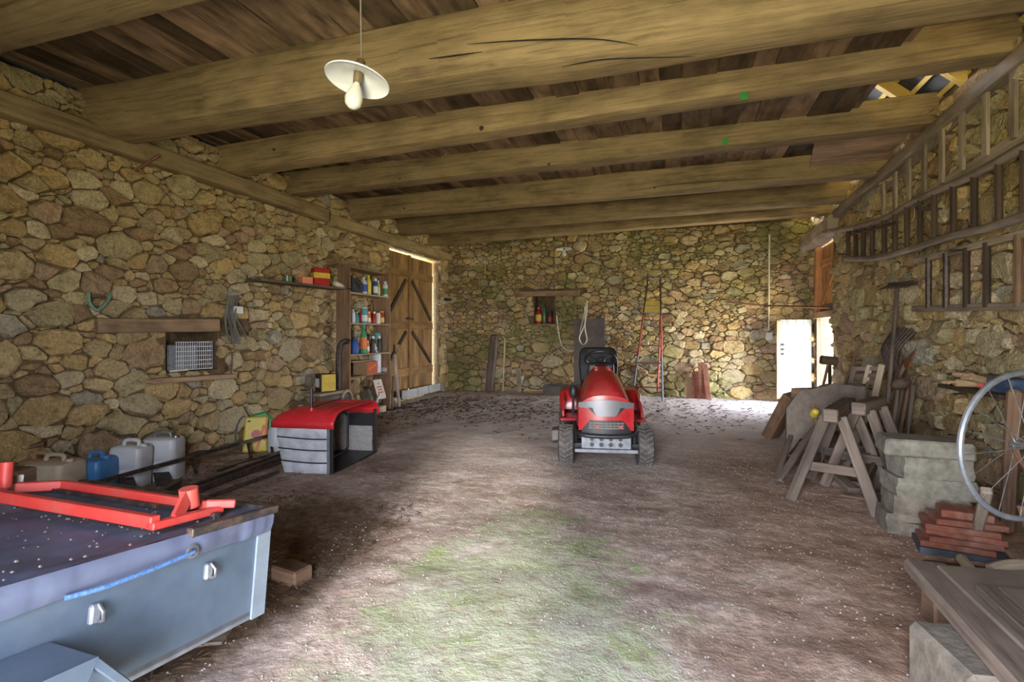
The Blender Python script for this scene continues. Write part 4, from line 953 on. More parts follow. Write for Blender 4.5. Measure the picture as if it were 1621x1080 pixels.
for z_, lst in rows:
    for (nm, lab, cat, px, r_, h_, b_, c_, bd, kd) in lst:
        back = .06 if 'behind' in lab else 0
        bottle(nm, lab, cat, SX1 - .09 - back - (.05 if px % 2 else 0), sy(px), z_ + .001, r_ * 1.2, h_ * 1.15, b_, c_, bd, kd)
# dark folded sheet on the top shelf, brush tray, carton, small box
y_ = sy(564); mb = MB(); mb.prism([(SX1 - .25, y_ - .05, 1.987), (SX1 - .05, y_ + .06, 1.987), (SX1 - .05, y_ + .08, 2.16), (SX1 - .2, y_ - .12, 2.30)], (.012, -.012, 0)); one('sheet', 'black folded sheet leaning at the left end of the top shelf', 'sheet', K['black'], mb)
M = Matrix.Translation((SX1 - .13, sy(580), .623)) @ Matrix.Rotation(R(8), 4, 'Z')
cb = thing('carton', 'brown cardboard carton with red printed front on the bottom shelf', 'carton', (SX1 - .17, sy(583), .623))
mb = MB(M); mb.box((-.13, -.21, 0), (.13, .17, .22)); mb.build('box', K['card'], cb, bevel=.004)
mb = MB(M); mb.box((.131, -.20, .01), (.133, .16, .21)); pr = mb.build('printed_front', K['cardred'], cb)
for q in range(6):
    mb = MB(M); a_ = -.15 + q * .05; mb.bar((.1345, a_ - .018, .075 + q * .012), (.1345, a_ + .02, .125 + q * .012), .012, .001, (1, 0, 0)); mb.build('script_stroke', K['tinyellow'], pr)
mb = MB(); mb.box((SX1 - .30, SY0 + .05, .85), (SX1 - .02, SY0 + .62, .87)); one('cardboard_flap', 'folded cardboard sheet on top of the red carton', 'cardboard', K['card'], mb)
mb = MB(); mb.box((SX1 - .15, sy(609) - .05, .623), (SX1 - .06, sy(609) + .05, .70)); one('small_box', 'small pale pink box at the door end of the bottom shelf', 'box', K['paper'], mb, bevel=.004)
mb = MB(); mb.tube(spline([(SX1 - .05, sy(566), 1.495), (SX1 - .1, sy(570), 1.70), (SX1 - .1, sy(580), 1.72), (SX1 - .06, sy(585), 1.68)], 6), .012, 6); one('red_tool', 'red curved tool handle lying behind the tins of the second shelf', 'tool', K['tinred'], mb, smooth=True)
# things at the foot of the shelves
p = Vector((SX1 + .03, sy(600), .0)); M = Matrix.Translation((SX1 - .02, sy(598), .16)) @ Matrix.Rotation(R(-18), 4, 'Y')
mb = MB(M); mb.box((-.012, -.13, .0), (.0, .13, .36)); nb = mb.build('notice_board', K['paper'], None, bevel=.003, label='pale notice board with faded red print leaning under the shelves', cat='notice board')
for q, (z0, w0) in enumerate(((.27, .05), (.21, .16), (.16, .13), (.11, .17))):
    mb = MB(M); mb.box((.0005, -w0 / 2, z0), (.0015, w0 / 2, z0 + .022)); mb.build('faded_print', K['cardred'], nb)
p = AX(600, 655, SX1 + .05); 
mb = MB(); mb.box((SX1 - .16, p.y - .15, -.06), (SX1 + .10, p.y + .15, .06)); one('small_crate', 'low yellowish crate on the floor under the notice board', 'crate', W['pale'], mb, bevel=.005)
mb = MB(); mb.tube([(SX1 + .02, p.y - .10, .07), (SX1 + .05, p.y + .03, .27)], .022, 8); one('paper_roll', 'white paper roll leaning in the crate under the shelves', 'roll', K['label_white'], mb, smooth=True)
mb = MB(); mb.prism([(SX1 - .1, p.y - .13, .062), (SX1 + .06, p.y - .12, .062), (SX1 + .05, p.y + .10, .12), (SX1 - .1, p.y + .12, .15)], (0, 0, .05)); one('rag', 'crumpled dark red and grey rag in the crate under the shelves', 'rag', K['sack'], mb, bevel=.02)
A = AX(632, 650, SX1 + .12); B = AX(617, 575, SX1 - .02); timber('pole', 'stout round pole leaning on the door end of the shelves', (A.x, A.y, -.03), (B.x + .02, B.y + .12, .95), .06, .06, 'pole', 'pole', bevel=.02)
A = AX(620, 655, SX1 + .1); timber('pole', 'thin stick leaning beside the stout pole by the shelves', (A.x, A.y - .0, -.04), (SX1 + .03, SY1 + .07, .55), .035, .035, 'grey', 'pole', bevel=.012)
# bench below the shelves with tin
bn = thing('low_bench', 'worn low bench top against the wall left of the shelves', 'bench', LW(510, 640, .3))
A = LW(478, 628, .08); B = LW(553, 615, .08); yb0, yb1 = A.y, SY0 - .05
mb = MB(); mb.box((XL + .08, yb0, .40), (SX1 + .04, yb1, .44)); mb.build('top', W['pale'], bn, bevel=.006)
mb = MB(); mb.box((SX1, yb0, .22), (SX1 + .03, yb1, .40)); mb.build('apron', W['grey'], bn, bevel=.004)
for y_ in (yb0 + .05, yb1 - .05): mb = MB(); mb.box((SX1 - .06, y_ - .04, -.06), (SX1, y_ + .04, .40)); mb.build('leg', W['grey'], bn)
mb = MB(); mb.tube(arc((SX1 + .05, yb1 - .12, .30), .12, R(-20), R(200), 14, (0, 1, 0), (0, 0, 1)), .022, 8); one('curved_handle', 'pale curved wooden handle hanging on the end of the bench', 'handle', W['pale'], mb, smooth=True)
y_ = AX(517, 610, -5.05).y; tn = thing('oil_tin', 'dark rectangular tin with yellow side and white label on the bench', 'tin', (-5.05, y_, .441))
M = Matrix.Translation((-5.05, y_, .441)) @ Matrix.Rotation(R(-25), 4, 'Z')
mb = MB(M); mb.box((-.09, -.14, 0), (.09, .11, .27)); mb.build('body', K['label_dark'], tn, bevel=.006)
mb = MB(M); mb.box((.09, -.12, .01), (.0915, .10, .26)); mb.build('yellow_face', K['tinyellow'], tn)
mb = MB(M); mb.box((-.07, -.1415, .07), (.05, -.14, .20)); mb.build('white_label', K['label_white'], tn)
mb = MB(); y_ = SY0 - .12; mb.tube(spline([(XL + .22, y_, .44), (XL + .20, y_ + .02, .85), (XL + .22, y_ + .04, 1.12), (XL + .30, y_ + .08, 1.20), (XL + .36, y_ + .09, 1.18)], 6), [.045] * 19 + [.04] * 6); one('downpipe', 'dark bent stovepipe standing on the bench against the shelves', 'pipe', K['darksteel'], mb, smooth=True)
# long wall shelf with tins
A = LW(400, 443, .16); B = Vector((XL + .16, SY0 - .03, 2.03)); A.z = 2.0
timber('wall_shelf', 'long thin plank shelf on the left wall carrying a red tin', A, B, .28, .03, 'grey', 'shelf', bevel=.004)
for f_ in (.3, .8):
    q = A.lerp(B, f_); mb = MB(); mb.bar((XL + .02, q.y, q.z - .02), (XL + .24, q.y, q.z - .02), .03, .025); 
y_ = AX(507, 440, XL + .18).y; z_ = 2.03
tn = thing('fuel_tin', 'red rectangular tin with yellow band on the long wall shelf', 'tin', (XL + .18, y_, z_)); M = Matrix.Translation((XL + .18, y_, z_)) @ Matrix.Rotation(R(-30), 4, 'Z')
mb = MB(M); mb.box((-.07, -.12, 0), (.07, .12, .27)); mb.build('body', K['tinred'], tn, bevel=.008)
mb = MB(M); mb.box((-.072, -.122, .12), (.072, .122, .20)); mb.build('yellow_band', K['tinyellow'], tn)
mb = MB(M); mb.box((-.02, -.1225, .03), (.02, -.121, .08)); mb.build('white_emblem', K['label_white'], tn)
mb = MB(M); mb.lathe([(.022, .27), (.022, .30)], 12, Matrix.Translation((.02, .06, 0))); mb.build('cap', K['tinred'], tn, smooth=True)
y_ = AX(484, 445, XL + .2).y; block('small_box', 'salmon pink open box on the long wall shelf beside the red tin', (XL + .2, y_, z_ - .005), (.1, .17, .11), R(-15), K['salmon'], 'box', bevel=.004)
y_ = AX(540, 455, XL + .22).y; mb = MB(); mb.lathe([(.04, -.11), (.045, -.09), (.045, .09), (.03, .12)], 12, Matrix.Translation((XL + .22, y_ - .05, z_ + .052)) @ Matrix.Rotation(R(80), 4, 'X')); one('bottle', 'pale bottle lying on its side at the end of the long wall shelf', 'bottle', K['paper'], mb, smooth=True)
mb = MB(); y_ = AX(455, 440, XL + .2).y; mb.lathe([(.06, 0), (.065, .09), (.05, .10)], 12, Matrix.Translation((XL + .2, y_, z_ - .01))); one('pot', 'mossy dark pot on the long wall shelf left of the salmon box', 'pot', K['glass'], mb, smooth=True)
# grille in the niche
p0 = LW(290, 588, -.06); p1 = LW(345, 588, -.02)
gr = thing('metal_grille', 'white wire grille standing in the left wall niche', 'grille', (XL - .08, 4.45, N1[2]))
for i in range(17):
    y_ = 4.28 + i * .0265; mb = MB(); mb.tube([(XL - .10 + .003 * i, y_, N1[2] + .01), (XL - .10 + .003 * i, y_, N1[2] + .34)], .0045, 5); mb.build('wire', K['enamel'], gr)
for i in range(7):
    z_ = N1[2] + .015 + i * .053; mb = MB(); mb.tube([(XL - .106, 4.275, z_), (XL - .056, 4.71, z_)], .0055, 5); mb.build('cross_wire', K['enamel'], gr)
mb = MB(); mb.box((XL - .20, 4.24, N1[2] + .005), (XL - .19, 4.62, N1[2] + .30)); mb.build('backing_plate', K['steel'], gr)
mb = MB(); mb.tube([(XL - .05, 4.16, N1[2] + .012), (XL - .02, 4.36, N1[2] + .02)], .012, 8); one('brush', 'small pale brush lying at the left corner of the niche', 'brush', K['paper'], mb, smooth=True)
# hoses and cables hung on the left wall
r2 = random.Random(4)
cbx = thing('cable_bundle', 'bundle of grey cables hung on a nail beside the niche', 'cables', LW(366, 500, .06))
for i in range(8):
    px0 = 362 + i * 2.2; a0 = LW(px0, 468, .07); pts = [a0, LW(px0 - 4 + r2.uniform(-3, 5), 500, .08 + .01 * i), LW(px0 + r2.uniform(-5, 12), 530 + r2.uniform(-15, 10), .07), LW(px0 + 4 + r2.uniform(-3, 10), 548 + r2.uniform(-10, 8), .06)]
    mb = MB(); mb.tube(spline(pts, 5), .012, 6); mb.build('cable', K['cable'], cbx, smooth=True)
a0 = LW(370, 490, .11); mb = MB(); mb.box((XL + .09, a0.y - .01, a0.z - .05), (XL + .14, a0.y + .12, a0.z + .04)); mb.build('socket', K['label_white'], cbx, bevel=.006)
pts = [LW(140, 462, .06), LW(142, 480, .07), LW(153, 491, .08), LW(165, 482, .08), LW(174, 468, .07), LW(166, 455, .06)]
mb = MB(); mb.tube(spline(pts, 6), .016, 8); one('hose_loop', 'faded green hose loop hung on the left wall above the lintel', 'hose', K['greenhose'], mb, smooth=True)
A = LW(213, 271, .04); B = LW(252, 246, .26); mb = MB(); mb.tube([A, B], [.012, .016], 6); one('iron_spike', 'rusty iron spike sticking out of the left wall below the plate', 'spike', K['rust'], mb)
A = LW(368, 560, .05); B = LW(365, 600, .05); mb = MB(); mb.tube([A, B], .012, 6); one('iron_rod', 'thin rusty rod hung at the right side of the niche', 'rod', K['rust'], mb)

# ================================================================== far wall
def lean(name, label, base, top, wd, th, mat, cat, face=(0, -1, 0), bevel=.005, **k):
    mb = MB(); mb.bar(base, top, wd, th, face); return mb.build(name, W[mat] if mat in W else K[mat], None, bevel=bevel, label=label, cat=cat, **k)
def fl2(px, py, off):  # on the far wall column, standing on the floor
    p = FW(px, py, off); p.z = fz(p.x, p.y) - .005; return p
b_ = fl2(774, 617, .40); t_ = FW(783, 530, .08); lean('post', 'thick weathered half-round post leaning on the far wall', b_, t_, .20, .10, 'grey', 'post', bevel=.035)
b_ = fl2(796, 617, .22); t_ = FW(799, 535, .07); lean('stick', 'thin pale stick leaning beside the weathered post', b_, t_, .028, .028, 'pale', 'stick')
b_ = fl2(822, 618, .20); t_ = FW(821, 583, .10); lean('short_plank', 'short pale plank standing against the far wall', b_, t_, .12, .025, 'pale', 'plank')
b_ = fl2(933, 618, .30); t_ = FW(933, 505, .10); lean('panel', 'tall dark panel leaning on the far wall behind the tractor', b_, t_, .68, .03, 'panel', 'panel')
# trough
A = FW(863, 614, .55); B = FW(900, 614, .55); x0, x1 = A.x, B.x + .35; y0, y1 = YF - .75, YF - .35
tg_ = thing('metal_trough', 'low galvanised metal trough at the foot of the far wall', 'trough', ((x0 + x1) / 2, (y0 + y1) / 2, 0))
for (lo, hi) in (((x0, y0, 0), (x1, y0 + .015, .20)), ((x0, y1 - .015, 0), (x1, y1, .20)), ((x0, y0, 0), (x0 + .015, y1, .20)), ((x1 - .015, y0, 0), (x1, y1, .20)), ((x0, y0, 0), (x1, y1, .02))):
    mb = MB(); mb.box(lo, hi); mb.build('trough_side', K['panel'], tg_)
mb = MB(); mb.tube([(x0, y0, .205), (x1, y0, .205), (x1, y1, .205), (x0, y1, .205)], .013, 6, closed=True); mb.build('rolled_rim', K['chrome'], tg_)
# niche bottles
def nb_(name, label, px, r_, h_, body, cap, band, kind): 
    q = AY(px, 512, YF + .10); return bottle(name, label, 'bottle', q.x, YF + .08, N2[2] + .005, r_, h_, body, cap, band, kind)
o = nb_('oil_bottle', 'red and yellow bottle in the far wall niche', 853, .075, .36, 'tinred', 'label_orange', 'tinyellow', 'bottle'); o['group'] = 'bottles in the far niche'
o = nb_('glass_bottle', 'dark green bottle in the far wall niche', 862, .05, .42, 'glass', 'label_dark', None, 'bottle'); o['group'] = 'bottles in the far niche'
o = nb_('jar', 'brown jar at the right side of the far wall niche', 871, .06, .26, 'label_dark', 'label_dark', 'tinred', 'can'); o['group'] = 'bottles in the far niche'
# wires and hose
A = FW(878, 385, .07); B = FW(879, 470, .07); mb = MB(); mb.tube(spline([A, B, FW(881, 500, .07)], 6), .009, 6); one('wall_wire', 'thin dark wire running down the far wall beside the niche', 'wire', K['cable'], mb)
pts = [FW(881, 500, .09), FW(884, 525, .10), FW(890, 548, .11), FW(903, 556, .12), FW(914, 550, .13), FW(920, 540, .14), FW(918, 528, .14), FW(922, 510, .12), FW(927, 488, .08), FW(929, 476, .06)]
pts += [FW(929, 490, .10), FW(925, 515, .15), FW(917, 535, .17), FW(923, 546, .17), FW(929, 538, .17), FW(926, 520, .15), FW(926, 485, .1)]
mb = MB(); mb.tube(spline(pts, 6), .015, 6); one('hose', 'pale looped hose hung on the far wall in front of the dark panel', 'hose', K['rope'], mb, smooth=True)
pts = [LW(690, 483, .05), FW(705, 486, .25), FW(760, 488, .08), FW(838, 486, .07)]; mb = MB(); mb.tube(spline(pts, 5), .007, 5); one('wall_wire', 'thin wire sagging from the double door across the far wall', 'wire', K['cable'], mb)
cd_ = thing('conduit', 'cream electric conduit with switch box on the far wall', 'conduit', FW(1218, 530, .08))
mb = MB(); mb.tube([FW(1218, 372, .075), FW(1217, 524, .075)], .016, 8); mb.build('tube', K['cream'], cd_, smooth=True)
q = FW(1217, 530, .06); mb = MB(); mb.box((q.x - .06, q.y - .07, q.z - .10), (q.x + .06, q.y, q.z + .05)); sb = mb.build('switch_box', K['cream'], cd_, bevel=.01)
mb = MB(); mb.box((q.x - .03, q.y - .078, q.z - .05), (q.x + .03, q.y - .07, q.z + .0)); mb.build('switch', K['enamel'], sb)
mb = MB(); mb.tube([FW(1148, 478, .10), FW(1210, 484, .14), RW(1314, 487, .05)], .018, 8); one('iron_bar', 'long rusty iron bar fixed across the corner above the white door', 'bar', K['rust'], mb, smooth=True)
q = RW(1314, 486, .03); mb = MB(); mb.box((q.x - .02, q.y - .05, q.z - .06), (q.x + .05, q.y + .05, q.z + .06)); one('iron_bracket', 'dark iron bracket holding the long bar at the right wall', 'bracket', K['darksteel'], mb)
# tapering steel ladder, red at the lower half
ld = thing('tapered_ladder', 'tall narrow red and steel fruit ladder leaning on the far wall', 'ladder', FL(1030, 630))
bl = AY(1001, 612, YF - .75); br = AY(1049, 630, YF - .9); bl.z = 0.0; br.z = 0.0
tl = FW(1026, 440, .10); tr_ = FW(1045, 440, .10)
for nm, (b0, t0) in (('stile', (bl, tl)), ('stile', (br, tr_))):
    m_ = b0.lerp(t0, .68); mb = MB(); mb.tube([b0, b0.lerp(t0, .35)], .019, 8); mb.build(nm, K['steel'], ld, smooth=True)
    mb = MB(); mb.tube([b0.lerp(t0, .35), m_], .021, 8); mb.build(nm, K['reddustysteel'], ld, smooth=True)
    mb = MB(); mb.tube([m_, t0], .018, 8); mb.build(nm, K['darksteel'], ld, smooth=True)
for i, f_ in enumerate((.10, .29, .43, .60, .70, .76, .99)):
    mb = MB(); mb.bar(bl.lerp(tl, f_), br.lerp(tr_, f_), .03, .025); mb.build('rung', K['reddustysteel' if i in (0, 1, 2) else 'steel'], ld)
q0 = bl.lerp(tl, .70); q1 = br.lerp(tr_, .70); q2 = br.lerp(tr_, .80); q3 = bl.lerp(tl, .80); mb = MB(); mb.prism([q0, q1, q2, q3], (0, -.01, 0)); mb.build('yellow_plate', K['tinyellow'], ld)
q0 = br.lerp(tr_, .68); q1 = Vector((br.x - .12, YF - .18, .12)); mb = MB(); mb.tube([q0, q1], .025, 6); mb.build('back_strut', K['reddustysteel'], ld)
# tile slabs leaning
for i, (pxa, ya, pxt, yt, wd, m_) in enumerate(((1090, 622, 1092, 597, .17, 'card'), (1103, 625, 1104, 588, .20, 'clay'), (1113, 627, 1110, 574, .13, 'clay'), (1122, 627, 1115, 577, .10, 'clay'))):
    b_ = fl2(pxa, ya, .28 + .05 * i); t_ = FW(pxt, yt, .10 + .015 * i); lean('slab', ('pale brown slab at the left end of the slabs leaning on the far wall', 'wide reddish slab, second in the row leaning on the far wall', 'tallest narrow slab leaning on the far wall', 'thin reddish slab at the right end of the row on the far wall')[i], b_, t_, wd, .02, m_, 'slab', group='slabs leaning on the far wall')
mb = MB(); q = FW(700, 475, .1); mb.box((XL + .03, 10.95, q.z - .03), (XL + .16, 11.1, q.z + .03)); one('iron_hinge_pin', 'dark iron hinge stub by the double door corner', 'hinge', K['darksteel'], mb)

# ================================================================== hanging lamps
def lamp(label, c, r_, cordtop, tilt, cat='lamp'):
    c = Vector(c); root = thing('hanging_lamp', label, cat, c, 'enamel hanging lamps'); M = Matrix.Translation(c) @ tilt
    mb = MB(M); mb.lathe([(r_ * .16, .022), (r_ * .24, .017), (r_ * .6, .006), (r_ * .97, -.010), (r_, -.016), (r_ * .985, -.020), (r_ * .955, -.014), (r_ * .6, .001), (r_ * .24, .012), (r_ * .16, .017)], 40, cap=False); mb.build('shade', K['enamel'], root, smooth=True, auto=60)
    mb = MB(M); mb.lathe([(.012, .085), (.020, .075), (.022, .0), (.018, -.03)], 14); mb.build('socket', K['brass'], root, smooth=True)
    mb = MB(M); mb.lathe([(.012, -.02), (.014, -.035), (.034, -.08), (.040, -.105), (.034, -.132), (.015, -.148), (.002, -.151)], 18); mb.build('bulb', K['bulb'], root, smooth=True)
    mb = MB(); mb.tube([M @ Vector((0, 0, .08)), Vector(cordtop)], .004, 6); mb.build('cord', K['cable'], root, smooth=True)
c = D(567, 122, 2.26); lamp('white enamel lamp with bare bulb hanging in front of the massive log beam', c, .142, (c.x, c.y, 3.6), Matrix.Rotation(R(-5), 4, (math.cos(TH), math.sin(TH), 0)) @ Matrix.Rotation(R(9), 4, (-math.sin(TH), math.cos(TH), 0)))
c = D(893, 393, 9.0); lamp('small distant white lamp hanging near the far wall', c, .15, (c.x, c.y, 3.6), Matrix())
# ================================================================== small irons on beams
q = AY(1078, 20, 3.42); mb = MB(); [mb.tube([q + Vector((dx, -.02, .16)), q + Vector((dx + .01, -.03, -.05))], .006, 5) for dx in (-.012,)]; one('iron_hook', 'thin iron hook hanging on the massive log beam', 'hook', K['darksteel'], mb)
# loose ceiling panel on the right
A = RW(1400, 255, .35); 
mb = MB(); q = [Vector((1.5, 6.55, 3.50)), Vector((1.62, 7.30, 3.44)), Vector((2.42, 7.30, 3.44)), Vector((2.42, 6.55, 3.50))]; mb.prism(q, (0, 0, .02)); one('loose_panel', 'pinkish loose board panel under the ceiling near the right wall', 'panel', W['lintel'], mb)
# ================================================================== lawn tractor
tm = Matrix.Translation((-.68, 5.10, .004)) @ Matrix.Rotation(R(11), 4, 'Z')
lt = thing('lawn_tractor', 'red ride-on lawn tractor with black seat standing mid floor', 'lawn tractor', (-.8, 5.7, 0))
def T(): return MB(tm)
def tyre(x_, y_, r_, w_, name, nb):
    M = Matrix.Translation((x_, y_, r_ - .003)) @ Matrix.Rotation(R(90), 4, 'Y'); mb = T(); h = w_ / 2
    mb.lathe([(r_ * .52, -h * .75), (r_ * .62, -h * .95), (r_ * .85, -h), (r_ * .955, -h * .86), (r_ * .985, -h * .45), (r_ * .985, h * .45), (r_ * .955, h * .86), (r_ * .85, h), (r_ * .62, h * .95), (r_ * .52, h * .75)], 32, M); wh = mb.build(name, K['rubber'], lt, smooth=True)
    mb = T()
    for i in range(nb):
        a0 = 2 * math.pi * i / nb
        for s_ in (-1, 1):
            for k_ in range(2):
                aa = a0 + (.5 * math.pi / nb if s_ > 0 else 0) + k_ * .35 * math.pi / nb * 2; xc = s_ * h * (.22 + .42 * k_); rad = Vector((0, math.sin(aa), math.cos(aa))); tan = Vector((0, math.cos(aa), -math.sin(aa))); c = Vector((x_, y_, r_ - .003)) + rad * r_ * (.997 if k_ == 0 else .982) + Vector((xc, 0, 0))
                ax_ = (Vector((1, 0, 0)) * .8 + tan * .6 * s_).normalized(); ay_ = rad.cross(ax_); mb.frame(c, ax_, ay_, rad, h * .42, r_ * .065, .014)
    mb.build('tread_blocks', K['tread'], wh, kind='stuff')
    mb = T(); mb.lathe([(r_ * .5, -h * .6), (r_ * .52, h * .6), (r_ * .3, h * .3), (r_ * .12, h * .55)], 20, M); mb.build('rim', K['steel'], wh, smooth=True)
tyre(-.385, 0, .195, .155, 'front_wheel', 22); tyre(.385, 0, .195, .155, 'front_wheel', 22)
tyre(-.37, 1.22, .245, .22, 'rear_wheel', 22); tyre(.37, 1.22, .245, .22, 'rear_wheel', 22)
# hood: lofted sections from the nose back to the dashboard
def hsec(y_, zb, zt, wb, wt, p=2.4):
    out = []
    for i in range(25):
        a_ = math.pi * i / 24; cx_ = math.cos(a_); sz_ = math.sin(a_)
        x_ = math.copysign(abs(cx_) ** (2 / p), cx_); z_ = abs(sz_) ** (2 / p)
        w_ = wb + (wt - wb) * z_; out.append((x_ * w_, y_, zb + (zt - zb) * z_))
    return out
secs = [(-.21, .42, .66, .24, .22), (-.20, .40, .71, .258, .235), (-.15, .40, .765, .272, .245), (-.04, .40, .825, .28, .25), (.12, .40, .875, .283, .245), (.35, .42, .925, .28, .235), (.58, .45, .95, .27, .22), (.72, .47, .955, .25, .18), (.78, .48, .93, .22, .15)]
mb = T(); mb.loft([hsec(*s_) for s_ in secs]); hood = mb.build('hood', K['red'], lt, smooth=True, auto=45)
for k_ in range(4):
    mb = T(); y_ = .36 + k_ * .055; mb.box((-.085, y_, .90 + k_ * .007), (.085, y_ + .014, .924 + k_ * .0065)); mb.build('hood_louvre', K['red'], hood, bevel=.004)
# nose front: red apron, silver light band, V below it, black grille
def nose(x_, z_, off=0):  # front surface of the nose
    return -.205 - off - .045 * (1 - min(1, abs(x_) / .26) ** 2) + .10 * max(0, z_ - .66)
def nface(xs_, zlo, zhi, off, th=.012, n=14):
    V = []; Fc = []
    for i in range(n + 1):
        x_ = xs_[0] + (xs_[1] - xs_[0]) * i / n
        for z_ in (zlo(x_), zhi(x_)): V.append((x_, nose(x_, z_, off), z_))
        for z_ in (zhi(x_), zlo(x_)): V.append((x_, nose(x_, z_, off) + th, z_))
    for i in range(n):
        for k_ in range(4): Fc.append((i * 4 + k_, (i + 1) * 4 + k_, (i + 1) * 4 + (k_ + 1) % 4, i * 4 + (k_ + 1) % 4))
    Fc += [(0, 1, 2, 3), (4 * n + 3, 4 * n + 2, 4 * n + 1, 4 * n)]
    return V, Fc
mb = T(); mb.add(*nface((-.262, .262), lambda x: .37 + .02 * abs(x), lambda x: .715 - .10 * (abs(x) / .262) ** 3, -.004, .05, 20)); mb.build('nose_panel', K['red'], hood, smooth=True, auto=40)
mb = T(); mb.add(*nface((-.262, .262), lambda x: .595 - .015 * (1 - abs(x) / .26), lambda x: .672 - .03 * (abs(x) / .26) ** 2, .006, .02, 20)); lb_ = mb.build('light_band', K['silver'], hood, smooth=True, auto=40)
mb = T(); mb.add(*nface((-.135, .135), lambda x: .515 + max(0, abs(x) - .085) * 1.1, lambda x: .60, .005, .02, 14)); mb.build('badge_panel', K['silver'], lb_, smooth=True, auto=40)
for s_ in (-1, 1):
    mb = T(); x0 = s_ * .10; x1 = s_ * .175; mb.prism([(x0, nose(x0, .55, .008), .525), (x1, nose(x1, .58, .008), .598), (s_ * .13, nose(.13, .6, .008), .598), (s_ * .118, nose(.12, .57, .008), .56)], (0, .006, 0)); mb.build('dark_corner', K['black'], lb_)
mb = T(); mb.add(*nface((-.235, .235), lambda x: .345, lambda x: .475 - max(0, abs(x) - .16) * 1.35, .010, .03, 18)); gl = mb.build('grille_surround', K['black'], hood, smooth=True, auto=40)
for k_ in range(3):
    mb = T(); mb.add(*nface((-.165, .165), lambda x: .40 + k_ * .023, lambda x: .412 + k_ * .023, .018, .012, 14)); mb.build('grille_bar', K['cable'], gl)
for k_ in range(9):
    x_ = -.15 + k_ * .0375; mb = T(); mb.box((x_ - .003, nose(x_, .43, .018), .395), (x_ + .003, nose(x_, .43, .006), .468)); mb.build('grille_bar', K['cable'], gl)
for x_ in (-.08, .14):
    mb = T(); mb.box((x_ - .02, nose(x_, .42, .022), .405), (x_ + .012, nose(x_, .42, .010), .435)); mb.build('red_reflector', K['tinred'], gl)
# bumper bar, perforated plate, axle
mb = T(); mb.tube(spline([(-.30, .05, .40), (-.29, -.14, .37), (-.24, -.27, .345), (-.1, -.30, .335), (.1, -.30, .335), (.24, -.27, .345), (.29, -.14, .37), (.30, .05, .40)], 5), .02, 10); mb.build('bumper_bar', K['black'], lt, smooth=True)
mb = T(); mb.box((-.235, -.215, .20), (.235, -.20, .335)); fp_ = mb.build('front_plate', K['steel'], lt, bevel=.004)
for row, zz, n_, off in ((0, .295, 4, 0), (1, .24, 4, .03)):
    for k_ in range(n_):
        x_ = -.135 + k_ * .09 + (0 if row == 0 else .045) - (.045 if row else 0); mb = T(); mb.lathe([(.021, 0), (.021, .008)], 14, Matrix.Translation((x_, -.214, zz)) @ Matrix.Rotation(R(90), 4, 'X')); mb.build('hole', K['black'], fp_)
mb = T(); mb.box((-.30, -.24, .165), (.30, -.19, .20)); mb.build('plate_lip', K['steel'], fp_, bevel=.004)
mb = T(); mb.box((-.33, -.03, .16), (.33, .03, .215)); mb.build('front_axle', K['black'], lt, bevel=.006)
mb = T(); mb.box((-.20, -.18, .20), (.20, 1.3, .38)); mb.build('chassis', K['black'], lt, bevel=.01)
for s_ in (-1, 1):
    mb = T(); mb.tube([(s_ * .29, .0, .20), (s_ * .30, .0, .40)], .02, 8); mb.build('king_pin', K['black'], lt)
# running boards, fender, seat, steering
for s_ in (-1, 1):
    mb = T(); mb.prism([(s_ * .20, .38, .36), (s_ * .455, .38, .36), (s_ * .455, .95, .36), (s_ * .20, .95, .36)], (0, 0, .03)); mb.build('running_board', K['red'], lt, bevel=.008)
    mb = T(); mb.prism([(s_ * .44, .46, .39), (s_ * .44, .46, .46), (s_ * .43, .60, .56), (s_ * .43, .95, .62), (s_ * .44, 1.02, .39)], (-s_ * .03, 0, 0)); mb.build('side_shield', K['red'], lt, bevel=.01)
rings = []
for (y_, w_, zt) in ((.86, .42, .58), (.92, .47, .63), (1.0, .48, .645), (1.4, .48, .645), (1.5, .46, .60), (1.54, .44, .52)):
    rings.append([(-w_, y_, .42), (-w_, y_, zt - .05), (-w_ + .05, y_, zt), (w_ - .05, y_, zt), (w_, y_, zt - .05), (w_, y_, .42)])
mb = T(); mb.loft(rings); mb.build('rear_fender', K['red'], lt, smooth=True, auto=50)
mb = T(); mb.prism([(-.17, .70, .60), (.17, .70, .60), (.15, .76, .97), (-.15, .76, .97)], (0, .16, 0)); mb.build('dashboard', K['black'], lt, bevel=.03, seg=2)
sm_ = Matrix.Translation((0, .86, 1.01)) @ Matrix.Rotation(R(-32), 4, 'X')
mb = T(); mb.tube([sm_ @ Vector((.175 * math.cos(a_), .175 * math.sin(a_), 0)) for a_ in [i * 2 * math.pi / 28 for i in range(28)]], .017, 8, closed=True); sw = mb.build('steering_wheel', K['black'], lt, smooth=True)
for a_ in (R(90), R(210), R(330)):
    mb = T(); mb.bar(sm_ @ Vector((0, 0, -.02)), sm_ @ Vector((.17 * math.cos(a_), .17 * math.sin(a_), 0)), .035, .012); mb.build('spoke', K['black'], sw)
mb = T(); mb.lathe([(.05, -.06), (.055, -.01), (.03, .01)], 14, sm_); mb.build('hub', K['black'], sw, smooth=True)
rings = []
for (z_, w_, y0, y1) in ((.60, .20, .98, 1.36), (.64, .225, .96, 1.38), (.70, .225, .97, 1.38), (.73, .20, 1.0, 1.36)):
    rings.append([(-w_, y0, z_), (w_, y0, z_), (w_, y1, z_), (-w_, y1, z_)])
mb = T(); mb.loft(rings); st_ = mb.build('seat', K['black'], lt, bevel=.03, seg=3)
